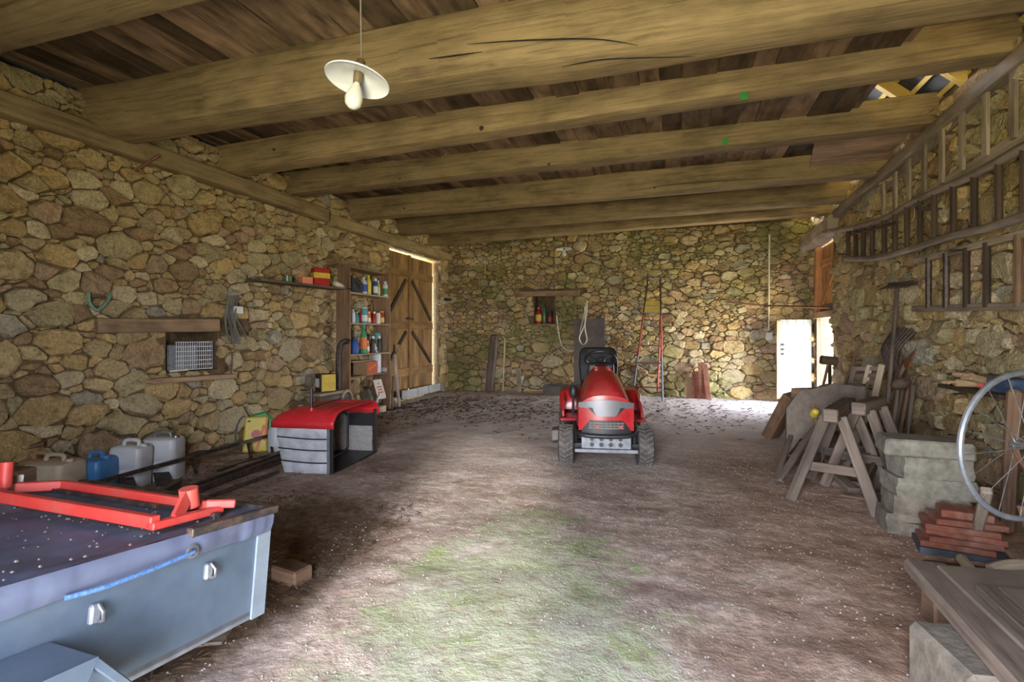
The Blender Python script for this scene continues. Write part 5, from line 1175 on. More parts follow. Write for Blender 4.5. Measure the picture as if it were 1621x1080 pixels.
def sec(z_, w_, y_): return [(-w_, y_, z_), (-w_ * .6, y_ - .03, z_), (w_ * .6, y_ - .03, z_), (w_, y_, z_), (w_, y_ + .07, z_), (-w_, y_ + .07, z_)]
mb = T(); mb.loft([sec(.70, .225, 1.32), (sec(.90, .245, 1.36)), sec(1.05, .24, 1.40), sec(1.11, .215, 1.42), sec(1.135, .17, 1.435)]); mb.build('backrest', K['black'], st_, bevel=.02, seg=2)
mb = T(); mb.tube([(-.26, .62, .42), (-.27, .62, .62)], .012, 8); lv = mb.build('lever', K['black'], lt)
mb = T(); mb.lathe([(.03, -.05), (.045, -.02), (.045, .05), (.025, .08)], 12, Matrix.Translation((-.315, .42, .66))); mb.build('knob_cover', K['black'], lt, smooth=True)
mb = T(); mb.tube([(-.315, .42, .42), (-.315, .42, .64)], .014, 8); mb.build('lever', K['black'], lt)
mb = T(); mb.box((-.43, .50, .12), (.43, 1.0, .24)); mb.build('mower_deck', K['black'], lt, bevel=.03, seg=2)
mb = T(); mb.prism([(-.43, .60, .10), (-.56, .62, .09), (-.56, .85, .09), (-.43, .88, .10)], (0, 0, .12)); mb.build('deck_chute', K['cable'], lt, bevel=.01)
# ================================================================== right wall: ladders
def ladder(name, label, rails, rungs, rw_, rt, mat, rmat, rr_=.02, flat=False, nrail=None):
    root = thing(name, label, 'ladder', rails[0][0], 'ladders hung on the right wall')
    for pts in rails:
        mb = MB()
        if flat: mb.bar(pts[0], pts[-1], rw_, rt)
        else: mb.tube(spline(pts, 6), rw_, 10)
        mb.build('rail', mat, root, smooth=not flat, bevel=.005 if flat else 0)
    for (p, q, m_) in rungs:
        mb = MB(); mb.bar(p, q, .028, .075, (0, 1, 0)) if rr_ == 0 else mb.tube([p, q], rr_, 8); mb.build('rung', m_ or rmat, root, bevel=.004 if rr_ == 0 else 0)
    return root
# a: high flat grey ladder
t0, t1 = RW(1410, 292, .06), RW(1600, 108, .06); l0, l1 = RW(1396, 352, .06), RW(1640, 202, .06)
t0.y = l0.y = max(t0.y, l0.y); y0 = t0.y; y1 = min(t1.y, l1.y) - .4
za = lambda y_: t0.z + (t1.z - t0.z) * (y_ - y0) / (t1.y - y0); zb = lambda y_: l0.z + (l1.z - l0.z) * (y_ - y0) / (l1.y - y0)
rg = []; y_ = y0 - .12
while y_ > y1 + .05: rg.append((Vector((XR - .085, y_, zb(y_))), Vector((XR - .085, y_, za(y_) + .04)), None)); y_ -= .36
ladder('wooden_ladder', 'long flat grey wooden ladder hung highest on the right wall', [[Vector((XR - .06, y0, za(y0))), Vector((XR - .06, y1, za(y1)))], [Vector((XR - .06, y0, zb(y0))), Vector((XR - .06, y1, zb(y1)))]], rg, .035, .10, W['ladder'], W['ladder'], 0, True)
# b: pole ladder with dark rungs
top = [RW(1300, 367, .16), RW(1340, 363, .16), RW(1395, 348, .15), RW(1450, 318, .15), RW(1540, 278, .15), RW(1625, 232, .15), RW(1700, 190, .15)]
low = [RW(1336, 409, .16), RW(1365, 410, .16), RW(1400, 406, .16), RW(1450, 392, .16), RW(1500, 376, .16), RW(1560, 362, .16), RW(1625, 342, .16), RW(1700, 320, .16)]
sp_t = spline(top, 12); sp_l = spline(low, 12)
def near(lst, y_): return min(lst, key=lambda p: abs(p.y - y_))
rg = []; pxs = [1342, 1354, 1366, 1380, 1399, 1416, 1435, 1456, 1478, 1508, 1541, 1580, 1620]
for px in pxs:
    y_ = RW(px, 380, .16).y; a_ = near(sp_t, y_); b_ = near(sp_l, y_); rg.append((Vector((XR - .155, y_, a_.z)), Vector((XR - .155, y_, b_.z)), None))
ladder('pole_ladder', 'long crooked pole ladder with dark rungs on the right wall', [top, low], rg, .036, .03, W['pole'], W['dark'], .027)
A = RW(1346, 372, .22); B = RW(1422, 352, .20); timber('stick', 'short dark stick tied behind the far end of the pole ladder', A, B, .03, .03, 'dark', 'stick')
# c: low short ladder with four thick rungs
r1 = [RW(1448, 414, .08), RW(1660, 360, .08)]; r2_ = [RW(1446, 489, .08), RW(1660, 484, .08)]
rg = []
for px, m_ in ((1470, K['darksteel']), (1498, K['darksteel']), (1530, W['dark']), (1562, W['dark']), (1612, W['brown'])):
    y_ = RW(px, 450, .09).y
    za_ = r1[0].z + (r1[1].z - r1[0].z) * (y_ - r1[0].y) / (r1[1].y - r1[0].y); zb_ = r2_[0].z + (r2_[1].z - r2_[0].z) * (y_ - r2_[0].y) / (r2_[1].y - r2_[0].y); rg.append((Vector((XR - .09, y_, za_)), Vector((XR - .09, y_, zb_)), m_))
ladder('wooden_ladder', 'lowest ladder on the right wall, with two black pipe rungs', [r1, r2_], rg, .035, .06, W['ladder'], W['dark'], .028, True)
for px, py in ((1350, 402), (1500, 330), (1545, 395)):
    q = RW(px, py, .0); mb = MB(); mb.tube([(XR + .02, q.y, q.z), (XR - .2, q.y, q.z), (XR - .2, q.y, q.z + .05)], .01, 6)
    mb.build('wall_hook', K['darksteel'], None, label='iron wall hook at the %s ladder' % {1350: 'far end of the pole', 1500: 'highest grey', 1545: 'top rail of the lowest'}[px], cat='hook', group='ladder hooks on the right wall')

# ================================================================== hand tools at the right wall
def onR(px, py, off, z=None): p = RW(px, py, off); return p
rk_ = thing('rake', 'wooden rake standing upright with its toothed head at the top', 'rake', RW(1412, 600, .3))
A = RW(1405, 640, .42); B = RW(1421, 452, .12); mb = MB(); mb.bar(A, B, .05, .035, (1, 0, 0)); mb.build('handle', W['grey'], rk_, bevel=.01)
A = RW(1408, 451, .12); B = RW(1450, 448, .10); mb = MB(); mb.bar(A, B, .04, .045); hd = mb.build('head', W['dark'], rk_)
for i in range(8):
    q = A.lerp(B, i / 7); mb = MB(); mb.tube([q, q + Vector((-.10, 0, -.05))], .006, 5); mb.build('tooth', K['darksteel'], hd)
fk = thing('hay_fork', 'wide many-tined fork standing head up behind the slatted chair back', 'fork', RW(1415, 600, .3))
c0 = RW(1413, 578, .25)
for i in range(9):
    t_ = (i - 4) / 4; b0 = c0 + Vector((0, -.16 * t_, -.05)); top_ = c0 + Vector((.1, -.30 * t_, .42 - .05 * abs(t_)))
    mb = MB(); mb.tube(spline([b0, b0.lerp(top_, .5) + Vector((-.08, 0, 0)), top_], 5), .010, 5); mb.build('tine', K['darksteel'], fk)
mb = MB(); mb.bar(c0 + Vector((0, -.18, -.05)), c0 + Vector((0, .18, -.05)), .04, .03); mb.build('crossbar', K['darksteel'], fk)
mb = MB(); mb.tube([c0 + Vector((0, 0, -.05)), (c0.x - .25, c0.y - .05, .02)], .017, 8); mb.build('handle', W['grey'], fk, smooth=True)
ax_ = thing('hoe', 'rusty hoe with broad blade leaning head up on the right wall', 'hoe', RW(1435, 610, .25))
q = RW(1432, 578, .22); mb = MB(); mb.prism([q + Vector((0, .10, -.03)), q + Vector((0, -.12, -.02)), q + Vector((.02, -.20, .16)), q + Vector((.02, -.22, .17)), q + Vector((0, .03, .02))], (-.012, 0, 0)); mb.build('blade', K['rust'], ax_)
mb = MB(); mb.tube([q, (q.x - .30, q.y + .05, .02)], .018, 8); mb.build('handle', W['brown'], ax_, smooth=True)
q = RW(1428, 562, .2); mb = MB(); mb.tube([q, (q.x - .22, q.y + .1, .05)], .022, 8); one('tool_handle', 'dark tool handle between the fork and the hoe', 'handle', W['dark'], mb, smooth=True)
ml = thing('mallet', 'dark wooden mallet standing head up in the bright doorway', 'mallet', D(1300, 640, 6.3))
q = D(1313, 571, 6.3); mb = MB(); mb.bar(q + Vector((-.10, .0, .01)), q + Vector((.09, .02, -.01)), .11, .11); mb.build('head', W['dark'], ml, bevel=.025, seg=2)
b_ = D(1316, 660, 6.0); mb = MB(); mb.tube([q, (b_.x, b_.y, .0)], .02, 8); mb.build('handle', W['dark'], ml, smooth=True)
b_ = D(1292, 625, 6.2); mb = MB(); mb.tube([q + Vector((-.02, -.02, -.05)), (b_.x, b_.y, .3)], .016, 8); mb.build('brace_stick', W['brown'], ml, smooth=True)
A = D(1360, 548, 6.2); B = D(1328, 625, 6.0); mb = MB(); mb.tube([A, (B.x - .15, B.y, .05)], .016, 8); one('stick', 'thin brown stick leaning right of the mallet', 'stick', W['brown'], mb, smooth=True)

# ================================================================== wood heap: sawhorses, chair back, boards
def sawhorse(label, p0, p1, h_, spread, mat='grey', feet=None):
    """ridge beam from p0 to p1 (floor positions) at height h_, legs splayed"""
    p0 = Vector(p0); p1 = Vector(p1); a = (p1 - p0).normalized(); y = Vector((-a.y, a.x, 0)); root = thing('sawhorse', label, 'sawhorse', p0.lerp(p1, .5), 'sawhorses by the right wall'); z_ = Vector((0, 0, h_))
    mb = MB(); mb.bar(p0 + z_ - a * .05, p1 + z_ + a * .05, .10, .10); mb.build('top_beam', W[mat], root, bevel=.008)
    for pe in (p0 + a * .10, p1 - a * .10):
        sgn = -1 if pe == p0 + a * .10 else 1
        for s_ in (-1, 1):
            f = pe + y * s_ * spread + a * sgn * .06; f.z = fz(f.x, f.y); mb = MB(); mb.bar(f, pe + Vector((0, 0, h_ - .02)) + y * s_ * .05, .075, .045, a); mb.build('leg', W[mat], root, bevel=.006)
    for s_ in (-1, 1):
        q0 = p0 + a * .08 + y * s_ * spread * .72 + Vector((0, 0, h_ * .32)); q1 = p1 - a * .08 + y * s_ * spread * .72 + Vector((0, 0, h_ * .32)); mb = MB(); mb.bar(q0, q1, .03, .08, (0, 0, 1)); mb.build('side_rail', W[mat], root, bevel=.005)
    for pe in (p0 + a * .09, p1 - a * .09):
        mb = MB(); mb.bar(pe - y * spread * .6 + Vector((0, 0, h_ * .4)), pe + y * spread * .6 + Vector((0, 0, h_ * .4)), .03, .07); mb.build('end_rail', W[mat], root, bevel=.005)
    return root
sawhorse('nearest weathered sawhorse of the wood heap, its splayed legs at the front', (1.10, 4.32, 0), (1.42, 5.08, 0), .70, .28)
sawhorse('middle sawhorse of the wood heap, behind the nearest one', (1.42, 4.78, 0), (1.70, 5.25, 0), .70, .27)
sawhorse('farthest low sawhorse of the wood heap, draped with a grey sack', (1.15, 5.62, 0), (1.75, 5.95, 0), .72, .26, 'brown')
# sack over the far sawhorse
n_ = 20; V = []; Fc = []
for i in range(n_ + 1):
    for j in range(13):
        u = i / n_; v = j / 12 - .5; x_ = 1.02 + .78 * u; y_ = 5.52 + .36 * u + v * .30; dz = -1.5 * max(0, abs(v) - .2) - 1.3 * max(0, .16 - u) - .12 * math.sin(u * 7) * (1 - u) * .4
        V.append((x_ + .03 * v, y_ - .03 * v, .80 + dz + .03 * mnoise.noise((u * 4, v * 3, 1)) + .015 * mnoise.noise((u * 11, v * 9, 1))))
for i in range(n_):
    for j in range(12): q = i * 13 + j; Fc.append((q, q + 13, q + 14, q + 1))
mb = MB(); mb.add(V, Fc); o = one('sack', 'grey dusty sack draped over the farthest sawhorse', 'sack', K['sack'], mb, smooth=True); m_ = o.modifiers.new('s', 'SOLIDIFY'); m_.thickness = .02
# shallow tray at the left foot of the heap
A = FL(1226, 694); B = D(1262, 632, 5.55); a_ = (B - A).normalized(); yv = Vector((.45, .9, 0)).normalized(); nv = a_.cross(yv).normalized()
if nv.z < 0: nv = -nv
bx_ = thing('wooden_tray', 'shallow wooden tray leaning at the left foot of the heap', 'tray', (A.x, A.y, 0)); m0 = (A + B) / 2; Ln = (B - A).length
mb = MB(); mb.frame(m0, a_, yv, nv, Ln, .40, .02); mb.build('bottom_board', W['shelf'], bx_, bevel=.003)
for s_ in (-1, 1):
    mb = MB(); mb.frame(m0 + yv * .2 * s_ + nv * .05, a_, yv, nv, Ln, .02, .12); mb.build('side_board', W['shelf'], bx_, bevel=.003)
    mb = MB(); mb.frame(m0 + a_ * Ln / 2 * s_ + nv * .05, yv, a_, nv, .40, .02, .12); mb.build('end_board', W['shelf'], bx_, bevel=.003)
# slatted chair back
cbk = thing('chair_back', 'pale slatted wooden chair back standing on the heap', 'chair back', D(1368, 640, 5.4))
def cq(px, py): return D(px, py, 5.3 + (1395 - px) * .004)
for (a_, b_, wd, m_) in (((1353, 580), (1340, 630), .05, 'grey'), ((1377, 578), (1364, 630), .055, 'whitewash'), ((1396, 577), (1384, 632), .06, 'whitewash')):
    mb = MB(); mb.bar(cq(*a_), cq(*b_), wd, .025, ray(*a_)); mb.build('stile', W['grey' if m_ == 'grey' else 'pale'], cbk, bevel=.006)
for py, dx in ((583, 0), (594, -3), (606, -6), (622, -10)):
    mb = MB(); mb.bar(cq(1352 + dx, py + 1), cq(1395 + dx, py), .02, .045); mb.build('slat', W['grey'], cbk, bevel=.004)
for (a_, b_) in (((1340, 630), (1332, 700)), ((1384, 632), (1378, 705))):
    pa = cq(*a_); pb = Vector((pa.x - .05, pa.y + .0, .02)); mb = MB(); mb.bar(pa, pb, .05, .04, (0, 1, 0)); mb.build('leg', W['grey'], cbk, bevel=.005)
# boards leaning against the right wall behind the heap
for i, (bp, tp, db, dt, wd, m_, lab) in enumerate((
 ((1405, 720), (1432, 590), 5.0, 5.6, .10, 'grey', 'narrow grey board leaning on the right wall beside the chair back'),
 ((1412, 712), (1440, 600), 4.9, 5.35, .09, 'brown', 'brown board leaning on the right wall, second from the chair back'),
 ((1404, 700), (1420, 615), 4.75, 5.15, .08, 'grey', 'short grey board leaning on the right wall, in front of the others'),
 ((1430, 705), (1444, 612), 4.75, 5.1, .07, 'grey', 'outermost grey stake leaning on the right wall near the stone blocks'),
 ((1352, 720), (1356, 640), 5.3, 5.5, .12, 'brown', 'wide brown board standing in the middle of the wood heap'))):
    b_ = D(*bp, db); t_ = D(*tp, dt); b_.z = .0; lean('board', lab, b_, t_, wd, .03, m_, 'board', face=(-1, 0, 0), group='boards leaning in the wood heap')
q = D(1427, 607, 5.0); mb = MB(); mb.lathe([(.02, -.09), (.055, -.05), (.06, .0), (.05, .05), (.02, .08)], 12, Matrix.Translation(q) @ Matrix.Rotation(R(70), 4, 'Y')); one('turned_spindle', 'dark turned wooden spindle lying on top of the leaning boards', 'spindle', W['dark'], mb, smooth=True)
# loose laths across the heap
laths = [((1228, 765), 4.40, (1252, 690), 4.8, .04, .025, 'thin lath leaning at the left side of the heap'),
 ((1232, 772), 4.40, (1296, 668), 4.9, .06, .03, 'splayed lath just right of the leftmost lath'),
 ((1310, 740), 4.5, (1352, 792), 4.1, .09, .05, 'short thick offcut sloping under the nearest sawhorse'),
 ((1240, 720), 5.0, (1330, 735), 4.7, .10, .03, 'flat plank lying across the heap feet'),
 ((1302, 760), 4.45, (1368, 775), 4.15, .04, .09, 'low rail board behind the front legs'),
 ((1312, 640), 4.9, (1390, 660), 4.6, .05, .05, 'grey rail lying on top of the sawhorses'),
 ((1325, 690), 5.0, (1330, 790), 4.5, .09, .04, 'upright wide lath standing inside the heap'),
 ((1262, 640), 5.2, (1300, 720), 4.9, .04, .03, 'dark lath sloping under the grey sack'),
 ((1268, 700), 4.8, (1318, 772), 4.5, .05, .04, 'sloping lath low in the middle of the heap'),
 ((1345, 700), 4.7, (1310, 780), 4.35, .06, .035, 'crossed lath leaning behind the front right leg'),
 ((1255, 735), 4.7, (1300, 690), 5.0, .045, .03, 'short lath behind the left legs of the heap'),
 ((1330, 800), 4.0, (1388, 812), 3.85, .02, .015, 'thin pale stick on the floor before the front sawhorse'),
 ((1385, 690), 4.5, (1392, 800), 4.15, .07, .05, 'upright stake beside the stone blocks')]
for (pa, da, pb, db, wd, th, lab) in laths:
    A = D(*pa, da); B = D(*pb, db); A.z = max(A.z, .03); B.z = max(B.z, .03); timber('lath', lab, A, B, wd, th, rng.choice(('grey', 'grey', 'brown')), 'lath', bevel=.004, up=(0, .3, 1), group='loose laths in the wood heap')
q = D(1289, 655, 4.85); mb = MB(); mb.lathe([(.005, -.05), (.03, -.045), (.038, 0), (.03, .06), (.012, .08)], 12, Matrix.Translation(q) @ Matrix.Rotation(R(60), 4, 'X')); one('yellow_tool', 'yellow plastic tool body hanging inside the wood heap', 'tool', K['yellowplastic'], mb, bevel=.006)
q = D(1303, 662, 4.7); mb = MB(); mb.box((q.x - .03, q.y - .03, q.z - .03), (q.x + .03, q.y + .03, q.z + .03)); one('yellow_clamp', 'small yellow clamp just below the yellow tool', 'clamp', K['yellowplastic'], mb, bevel=.012)

# ================================================================== stacked blocks and clay tiles
def rock(name, label, c, s, rz_, mat, cat, group, seed, rough=.12):
    M = Matrix.Translation(c) @ Matrix.Rotation(rz_, 4, 'Z'); n_ = 5; V = {}; mb = MB(M); vs_ = []; fs = []
    bm = bmesh.new(); bmesh.ops.create_cube(bm, size=1); bmesh.ops.subdivide_edges(bm, edges=bm.edges[:], cuts=3, use_grid_fill=True)
    for v in bm.verts:
        p = v.co.copy(); k_ = 1 - .05 * (p.length / .866) ** 6
        n3 = mnoise.noise_vector((p.x * 3 + seed, p.y * 3, p.z * 3)) * rough * min(s); v.co = Vector((p.x * s[0] * k_, p.y * s[1] * k_, (p.z * (1 if abs(p.z) > .49 else k_) + .5) * s[2])) + n3 * (0.35 if abs(p.z) > .49 else 1)
    bm.verts.index_update(); vs_ = [v.co.copy() for v in bm.verts]; fs = [[v.index for v in f.verts] for f in bm.faces]; bm.free()
    mb.add(vs_, fs); return mb.build(name, mat, None, smooth=True, auto=50, label=label, cat=cat, group=group)
bx0, by0 = 1.50, 4.02; GBK = 'stone blocks stacked by the right wall'
z_ = .0
for i, (w_, d_, h_, dx, m_, lab) in enumerate(((.44, .26, .13, -.02, 'stoneblock', 'lowest rough stone in the block stack'), (.42, .24, .13, .0, 'stoneblock', 'second rough pale stone from the bottom of the block stack'), (.44, .26, .12, .02, 'concrete', 'middle stone of the block stack with a chipped face'), (.40, .24, .14, .03, 'concrete', 'pale smooth block second from the top of the stack'))):
    rock('stone_block', lab, (bx0 + .06 + dx, by0 + .02, z_ - .005), (w_, d_, h_), R(-4 + 3 * i), K[m_], 'stone block', GBK, i * 3, .10); z_ += h_ - .004
mb = MB(Matrix.Translation((bx0 + .06, by0 + .02, z_)) @ Matrix.Rotation(R(-6), 4, 'Z')); mb.prism([(-.24, -.13, 0), (.24, -.13, 0), (.23, -.13, .11), (-.23, -.13, .11)], (0, .27, 0)); one('stone_block', 'greenish grey trimmed block on top of the stack', 'stone block', K['concrete'], mb, bevel=.012, group=GBK)
q = FL(1455, 850); rock('stone_block', 'flat chipped stone lying at the front foot of the block stack', (q.x + .02, q.y + .05, -.02), (.22, .16, .10), R(-30), K['stoneblock'], 'stone block', GBK, 40)
GT = 'clay tiles piled beside the blocks'; tx, ty = 1.62, 3.72
tiles = [(-.03, 0, .035, -14, .34, .22, 'bottom grey-red clay tile of the pile'), (.0, .0, .035, -8, .34, .22, 'second clay tile from the bottom of the pile'), (.02, .01, .035, -18, .36, .23, 'third clay tile from the bottom of the pile'), (-.01, .0, .035, -12, .34, .22, 'fourth clay tile from the bottom of the pile'), (.03, .01, .035, -6, .33, .21, 'fifth clay tile, just below the top of the pile'), (.03, .02, .045, -12, .24, .16, 'smaller orange clay brick lying on top of the tile pile')]
z_ = .03
for i, (dx, dy, h_, a_, w_, d_, lab) in enumerate(tiles):
    block('clay_tile', lab, (tx + dx, ty + dy, z_), (w_, d_, h_ - .002), R(a_), K['clay'], 'tile', bevel=.003, group=GT); z_ += h_
block('stone_slab', 'dark slate slab under the clay tile pile', (tx, ty, -.015), (.42, .26, .044), R(-12), K['slate'], 'slab', bevel=.004)

# ================================================================== upturned bicycle: wheel and rusty fork
bc = thing('bicycle', 'upturned rusty bicycle with bare front wheel at the right edge', 'bicycle', (1.45, 2.83, 0.3))
wc = D(1622, 706, 2.32); wa = Vector((math.cos(R(25)), math.sin(R(25)), 0)); wz = Vector((0, 0, 1)); wn = wa.cross(wz)
R0 = .335
mb = MB(); mb.tube(arc(wc, R0, 0, 2 * math.pi, 47, wa, wz), .0135, 8, closed=False); rim = mb.build('rim', K['steel'], bc, smooth=True)
mb = MB(); mb.tube([wc - wn * .05, wc + wn * .05], .02, 10); mb.build('hub', K['chrome'], rim, smooth=True)
for i in range(18):
    a_ = 2 * math.pi * i / 18 + .1; mb = MB(); mb.tube([wc + wn * (.035 if i % 2 else -.035), wc + wa * (R0 * math.cos(a_)) + wz * (R0 * math.sin(a_))], .0022, 4); mb.build('spoke', K['chrome'], rim)
cr_ = wc + wa * .22 + Vector((0, 0, -.34))
for s_ in (-1, 1):
    mb = MB(); mb.tube(spline([wc + wn * .055 * s_, wc + wa * .10 + wz * -.16 + wn * .05 * s_, cr_ + wn * .035 * s_], 5), .013, 8); mb.build('fork_blade', K['rust'], bc, smooth=True)
mb = MB(); mb.tube([cr_, cr_ + wa * .07 + Vector((0, 0, -.2))], .018, 8); mb.build('head_tube', K['rust'], bc, smooth=True)
mb = MB(); mb.tube([wc + wa * .02, wc + wa * .55 + wz * .06], .014, 8); mb.build('stay', K['rust'], bc, smooth=True)
mb = MB(); mb.tube([cr_ + Vector((0, 0, -.05)), cr_ + wa * .6 + Vector((0, 0, .1))], .017, 8); mb.build('down_tube', K['rust'], bc, smooth=True)
mb = MB(); mb.tube([cr_ + Vector((0, 0, -.2)) + wa * .07 - wn * .12, cr_ + Vector((0, 0, -.2)) + wa * .07 + wn * .25], .013, 8); mb.build('handlebar', K['rust'], bc, smooth=True)
mb = MB(); mb.tube(arc(wc + wn * .16 + wa * .03 + wz * -.16, .22, R(150), R(400), 26, wa, wz), .013, 8); one('wheel_rim', 'second loose wheel rim behind the bicycle wheel', 'rim', K['darksteel'], mb, smooth=True)
# posts around the bicycle
A = FL(1548, 880); B = D(1562, 775, 2.75); timber('stake', 'wooden stake standing in front of the clay tiles', (A.x + .02, A.y + .1, .0), B, .05, .045, 'ladder', 'stake')
A = D(1600, 700, 3.3); B = D(1612, 640, 3.4); timber('post', 'brown round post behind the bicycle wheel', (A.x - .02, A.y, .0), D(1607, 617, 3.35), .08, .07, 'brown', 'post', bevel=.02)
# gloves on a ledge
lg = RW(1560, 612, .12); mb = MB(); mb.box((XR - .30, lg.y - .55, lg.z - .045), (XR + .02, lg.y + .35, lg.z - .012)); one('wall_ledge', 'narrow dark ledge board on the right wall carrying work gloves', 'ledge', W['dark'], mb, bevel=.004)
def glove(label, c, rz_, tilt):
    M = Matrix.Translation(c) @ Matrix.Rotation(rz_, 4, 'Z') @ Matrix.Rotation(tilt, 4, 'Y'); root = thing('work_glove', label, 'glove', c, 'work gloves on the ledge')
    mb = MB(M); mb.loft([[(x_, y_ * k_, z_ * .03 + .03) for (y_, z_) in ((-.045, -1), (.045, -1), (.055, 0), (.045, 1), (-.045, 1), (-.055, 0))] for (x_, k_) in ((-.08, .9), (-.03, .85), (.03, 1), (.06, .95))]); mb.build('palm', K['glove'], root, bevel=.008)
    for i, L in enumerate((.075, .085, .08, .065)):
        y_ = -.037 + i * .025; mb = MB(M); mb.tube(spline([(.05, y_, .032), (.05 + L * .6, y_ * 1.15, .036), (.05 + L, y_ * 1.2, .022)], 3), [.013] * 6 + [.009], 8); mb.build('finger', K['glove'], root, smooth=True)
    mb = MB(M); mb.tube(spline([(-.01, -.045, .03), (.03, -.085, .035), (.065, -.095, .03)], 3), [.015] * 6 + [.010], 8); mb.build('thumb', K['glove'], root, smooth=True)
    mb = MB(M); mb.loft([[(x_, y_ * k_, z_ * .032 + .03) for (y_, z_) in ((-.045, -1), (.045, -1), (.055, 0), (.045, 1), (-.045, 1), (-.055, 0))] for (x_, k_) in ((-.12, 1.0), (-.075, .95))]); mb.build('cuff', K['cardred'], root, bevel=.005)
glove('tan work glove on the ledge, upper one', (XR - .22, lg.y - .02, lg.z + .04), R(200), R(-15)); glove('tan work glove on the ledge, lower one with red cuff', (XR - .24, lg.y + .06, lg.z - .01), R(170), 0)
q = RW(1600, 585, .15); mb = MB(); mb.box((XR - .25, q.y - .2, lg.z - .01), (XR - .05, q.y + .1, lg.z + .10)); one('blue_box', 'dusty blue box at the back of the glove ledge', 'box', K['bluebox'], mb, bevel=.01)

# ================================================================== board pile in the bottom right corner
PG = 'boards in the bottom right pile'
timber('pile_board', 'rough waney plank along the left edge of the bottom right pile', (1.05, 2.70, .27), (.95, .75, .27), .16, .06, 'grey', 'board', bevel=.012, group=PG)
mb = MB(); mb.prism([(1.06, 2.62, .30), (1.95, 2.74, .30), (1.95, .7, .30), (1.0, .7, .30)], (0, 0, .016)); one('hardboard_sheet', 'large dusty hardboard sheet lying on the bottom right pile', 'sheet', K['board'], mb, bevel=.004)
mb = MB(); mb.prism([(1.17, 2.42, .318), (2.0, 2.50, .318), (2.0, .6, .318), (1.10, .6, .318)], (0, 0, .016)); one('hardboard_sheet', 'upper brown hardboard sheet with a raised edge on the pile', 'sheet', K['board'], mb, bevel=.004)
timber('pile_board', 'straight pale batten beside the rough plank on the pile', (1.10, 2.35, .345), (1.02, .75, .345), .06, .03, 'grey', 'board', bevel=.004, group=PG)
timber('pile_board', 'lower timber under the sheets of the bottom right pile', (1.0, 2.55, .18), (1.9, 2.65, .18), .10, .16, 'brown', 'board', group=PG)
timber('pile_board', 'rear bearer hidden under the bottom right pile', (.95, 1.2, .16), (1.9, 1.2, .16), .12, .2, 'brown', 'board', group=PG)
q = FL(1480, 1010, .0); block('stone_slab', 'pale stone slab under the front edge of the board pile', (.93, 2.12, -.01), (.16, .34, .24), R(8), K['stoneblock'], 'slab', bevel=.02)
A = D(1520, 940 - 60, 2.35); B = D(1640, 990, 1.9); mb = MB(); mb.tube(spline([D(1522, 885, 2.55), D(1560, 930, 2.2), D(1640, 1010, 1.75)], 6), .024, 8); one('round_pole', 'pale round pole lying over the hardboard sheets', 'pole', W['pale'], mb, smooth=True)
mb = MB(); mb.tube(spline([D(1570, 905, 2.5), D(1600, 897, 2.5), D(1660, 900, 2.5)], 5), .035, 8); one('tree_branch', 'thick cut branch lying behind the pole at the right edge', 'branch', W['pale'], mb, smooth=True)
A = FL(1545, 885, .0); mb = MB(); mb.tube([(1.75, 3.15, .02), D(1621, 800, 2.55)], .03, 8); one('round_pole', 'brown pole slanting up to the right edge behind the bicycle', 'pole', W['brown'], mb, smooth=True)
mb = MB(); mb.box((1.25, 2.85, -.01), (1.95, 3.25, .10)); one('dark_box', 'dark box filling the gap under the upturned bicycle', 'crate', W['dark'], mb, bevel=.006)  # added dark box, standing in for the dark reddish-brown gap here
A = D(1602, 935, 2.3); mb = MB(); mb.tube([D(1598, 922, 2.25), D(1625, 970, 2.1)], .008, 6); one('steel_rod', 'thin shiny steel rod at the right edge above the sheets', 'rod', K['chrome'], mb)

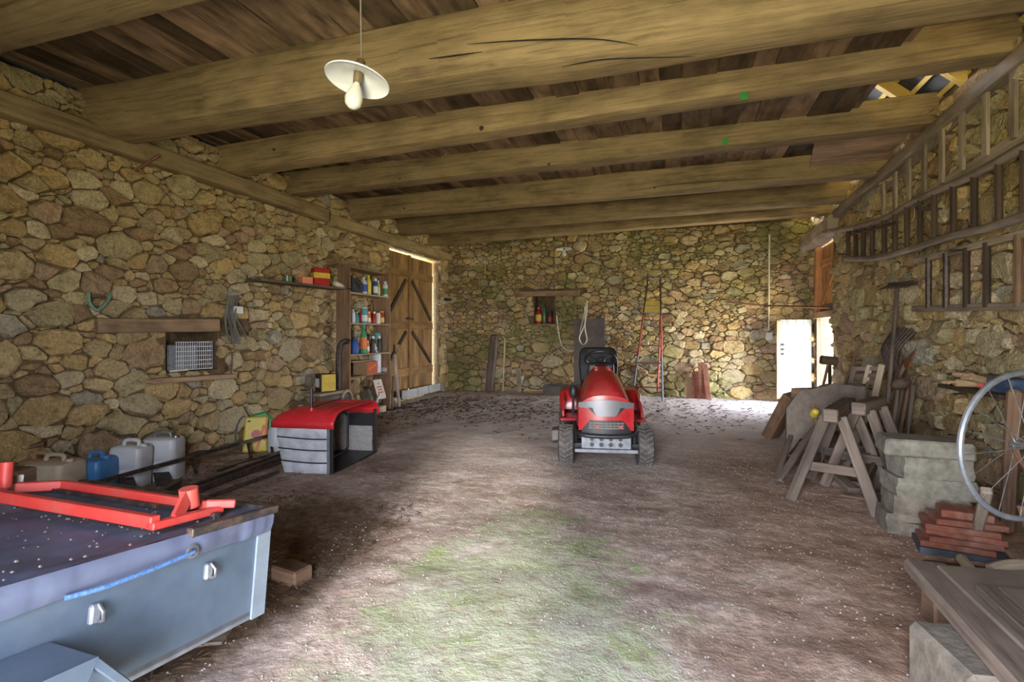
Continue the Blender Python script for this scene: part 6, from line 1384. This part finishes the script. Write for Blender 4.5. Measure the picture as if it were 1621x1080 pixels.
# ================================================================== litter on the floor (uncountable)
def scatter(name, label, cat, n_, place, geo, mat, seed):
    r_ = random.Random(seed); V = []; Fc = []
    for _ in range(n_):
        x_, y_ = place(r_); vs_, fs = geo(r_); a_ = r_.uniform(0, 6.28); k = len(V); z0 = fz(x_, y_) + .002
        for p in vs_: V.append(Vector((x_ + p[0] * math.cos(a_) - p[1] * math.sin(a_), y_ + p[0] * math.sin(a_) + p[1] * math.cos(a_), z0 + p[2])))
        Fc += [tuple(k + i for i in f) for f in fs]
    mb = MB(); mb.v = V; mb.f = Fc; mb.uv = [[(0, 0)] * len(f) for f in Fc]; return mb.build(name, mat, None, label=label, cat=cat, kind='stuff')
def leafg(r_):
    l = r_.uniform(.02, .06); w_ = l * r_.uniform(.3, .6); c = r_.uniform(.004, .02)
    return [(-l, 0, c), (0, w_, 0), (l, 0, c), (0, -w_, 0), (0, 0, .006)], [(0, 4, 1), (1, 4, 2), (2, 4, 3), (3, 4, 0)]
def strawg(r_):
    l = r_.uniform(.012, .04); return [(-l, -.003, .004), (l, -.003, .014), (l, .003, .014), (-l, .003, .004), (0, 0, .012)], [(0, 1, 4), (1, 2, 4), (2, 3, 4), (3, 0, 4)]
def gritg(r_):
    s_ = r_.uniform(.0015, .0055); return [(-s_, -s_, 0), (s_, -s_, 0), (s_, s_, 0), (-s_, s_, 0), (0, 0, s_ * 1.2)], [(0, 1, 4), (1, 2, 4), (2, 3, 4), (3, 0, 4)]
def pl1(r_):
    while True:
        x_ = -5.0 + 4.2 * r_.random() ** 1.3; y_ = r_.gauss(8.6, 1.0)
        if 6.0 < y_ < 11: return x_, y_
scatter('dead_leaves', 'dark dead leaves scattered over the floor before the double door', 'leaves', 1500, pl1, leafg, K['leaf'], 5)
scatter('straw_litter', 'brown straw litter along the left side between trailer and shelves', 'litter', 2600, lambda r_: (r_.uniform(-5.0, -3.3), r_.uniform(1.2, 7.5)) if r_.random() < .55 else (r_.uniform(-3.2, -1.75), r_.uniform(1.3, 3.4)), strawg, K['straw'], 6)
scatter('far_leaves', 'thin scatter of dark leaf bits on the pale floor near the side door', 'leaves', 450, lambda r_: (r_.uniform(-1.2, 2.2), r_.gauss(9.2, .9)), leafg, K['leaf'], 8)
scatter('pale_grit', 'small pale grit and pebbles strewn over the earth floor', 'grit', 4500, lambda r_: (r_.uniform(-2.2, 2.0), r_.uniform(1.4, 6.5)), gritg, K['grit'], 9)
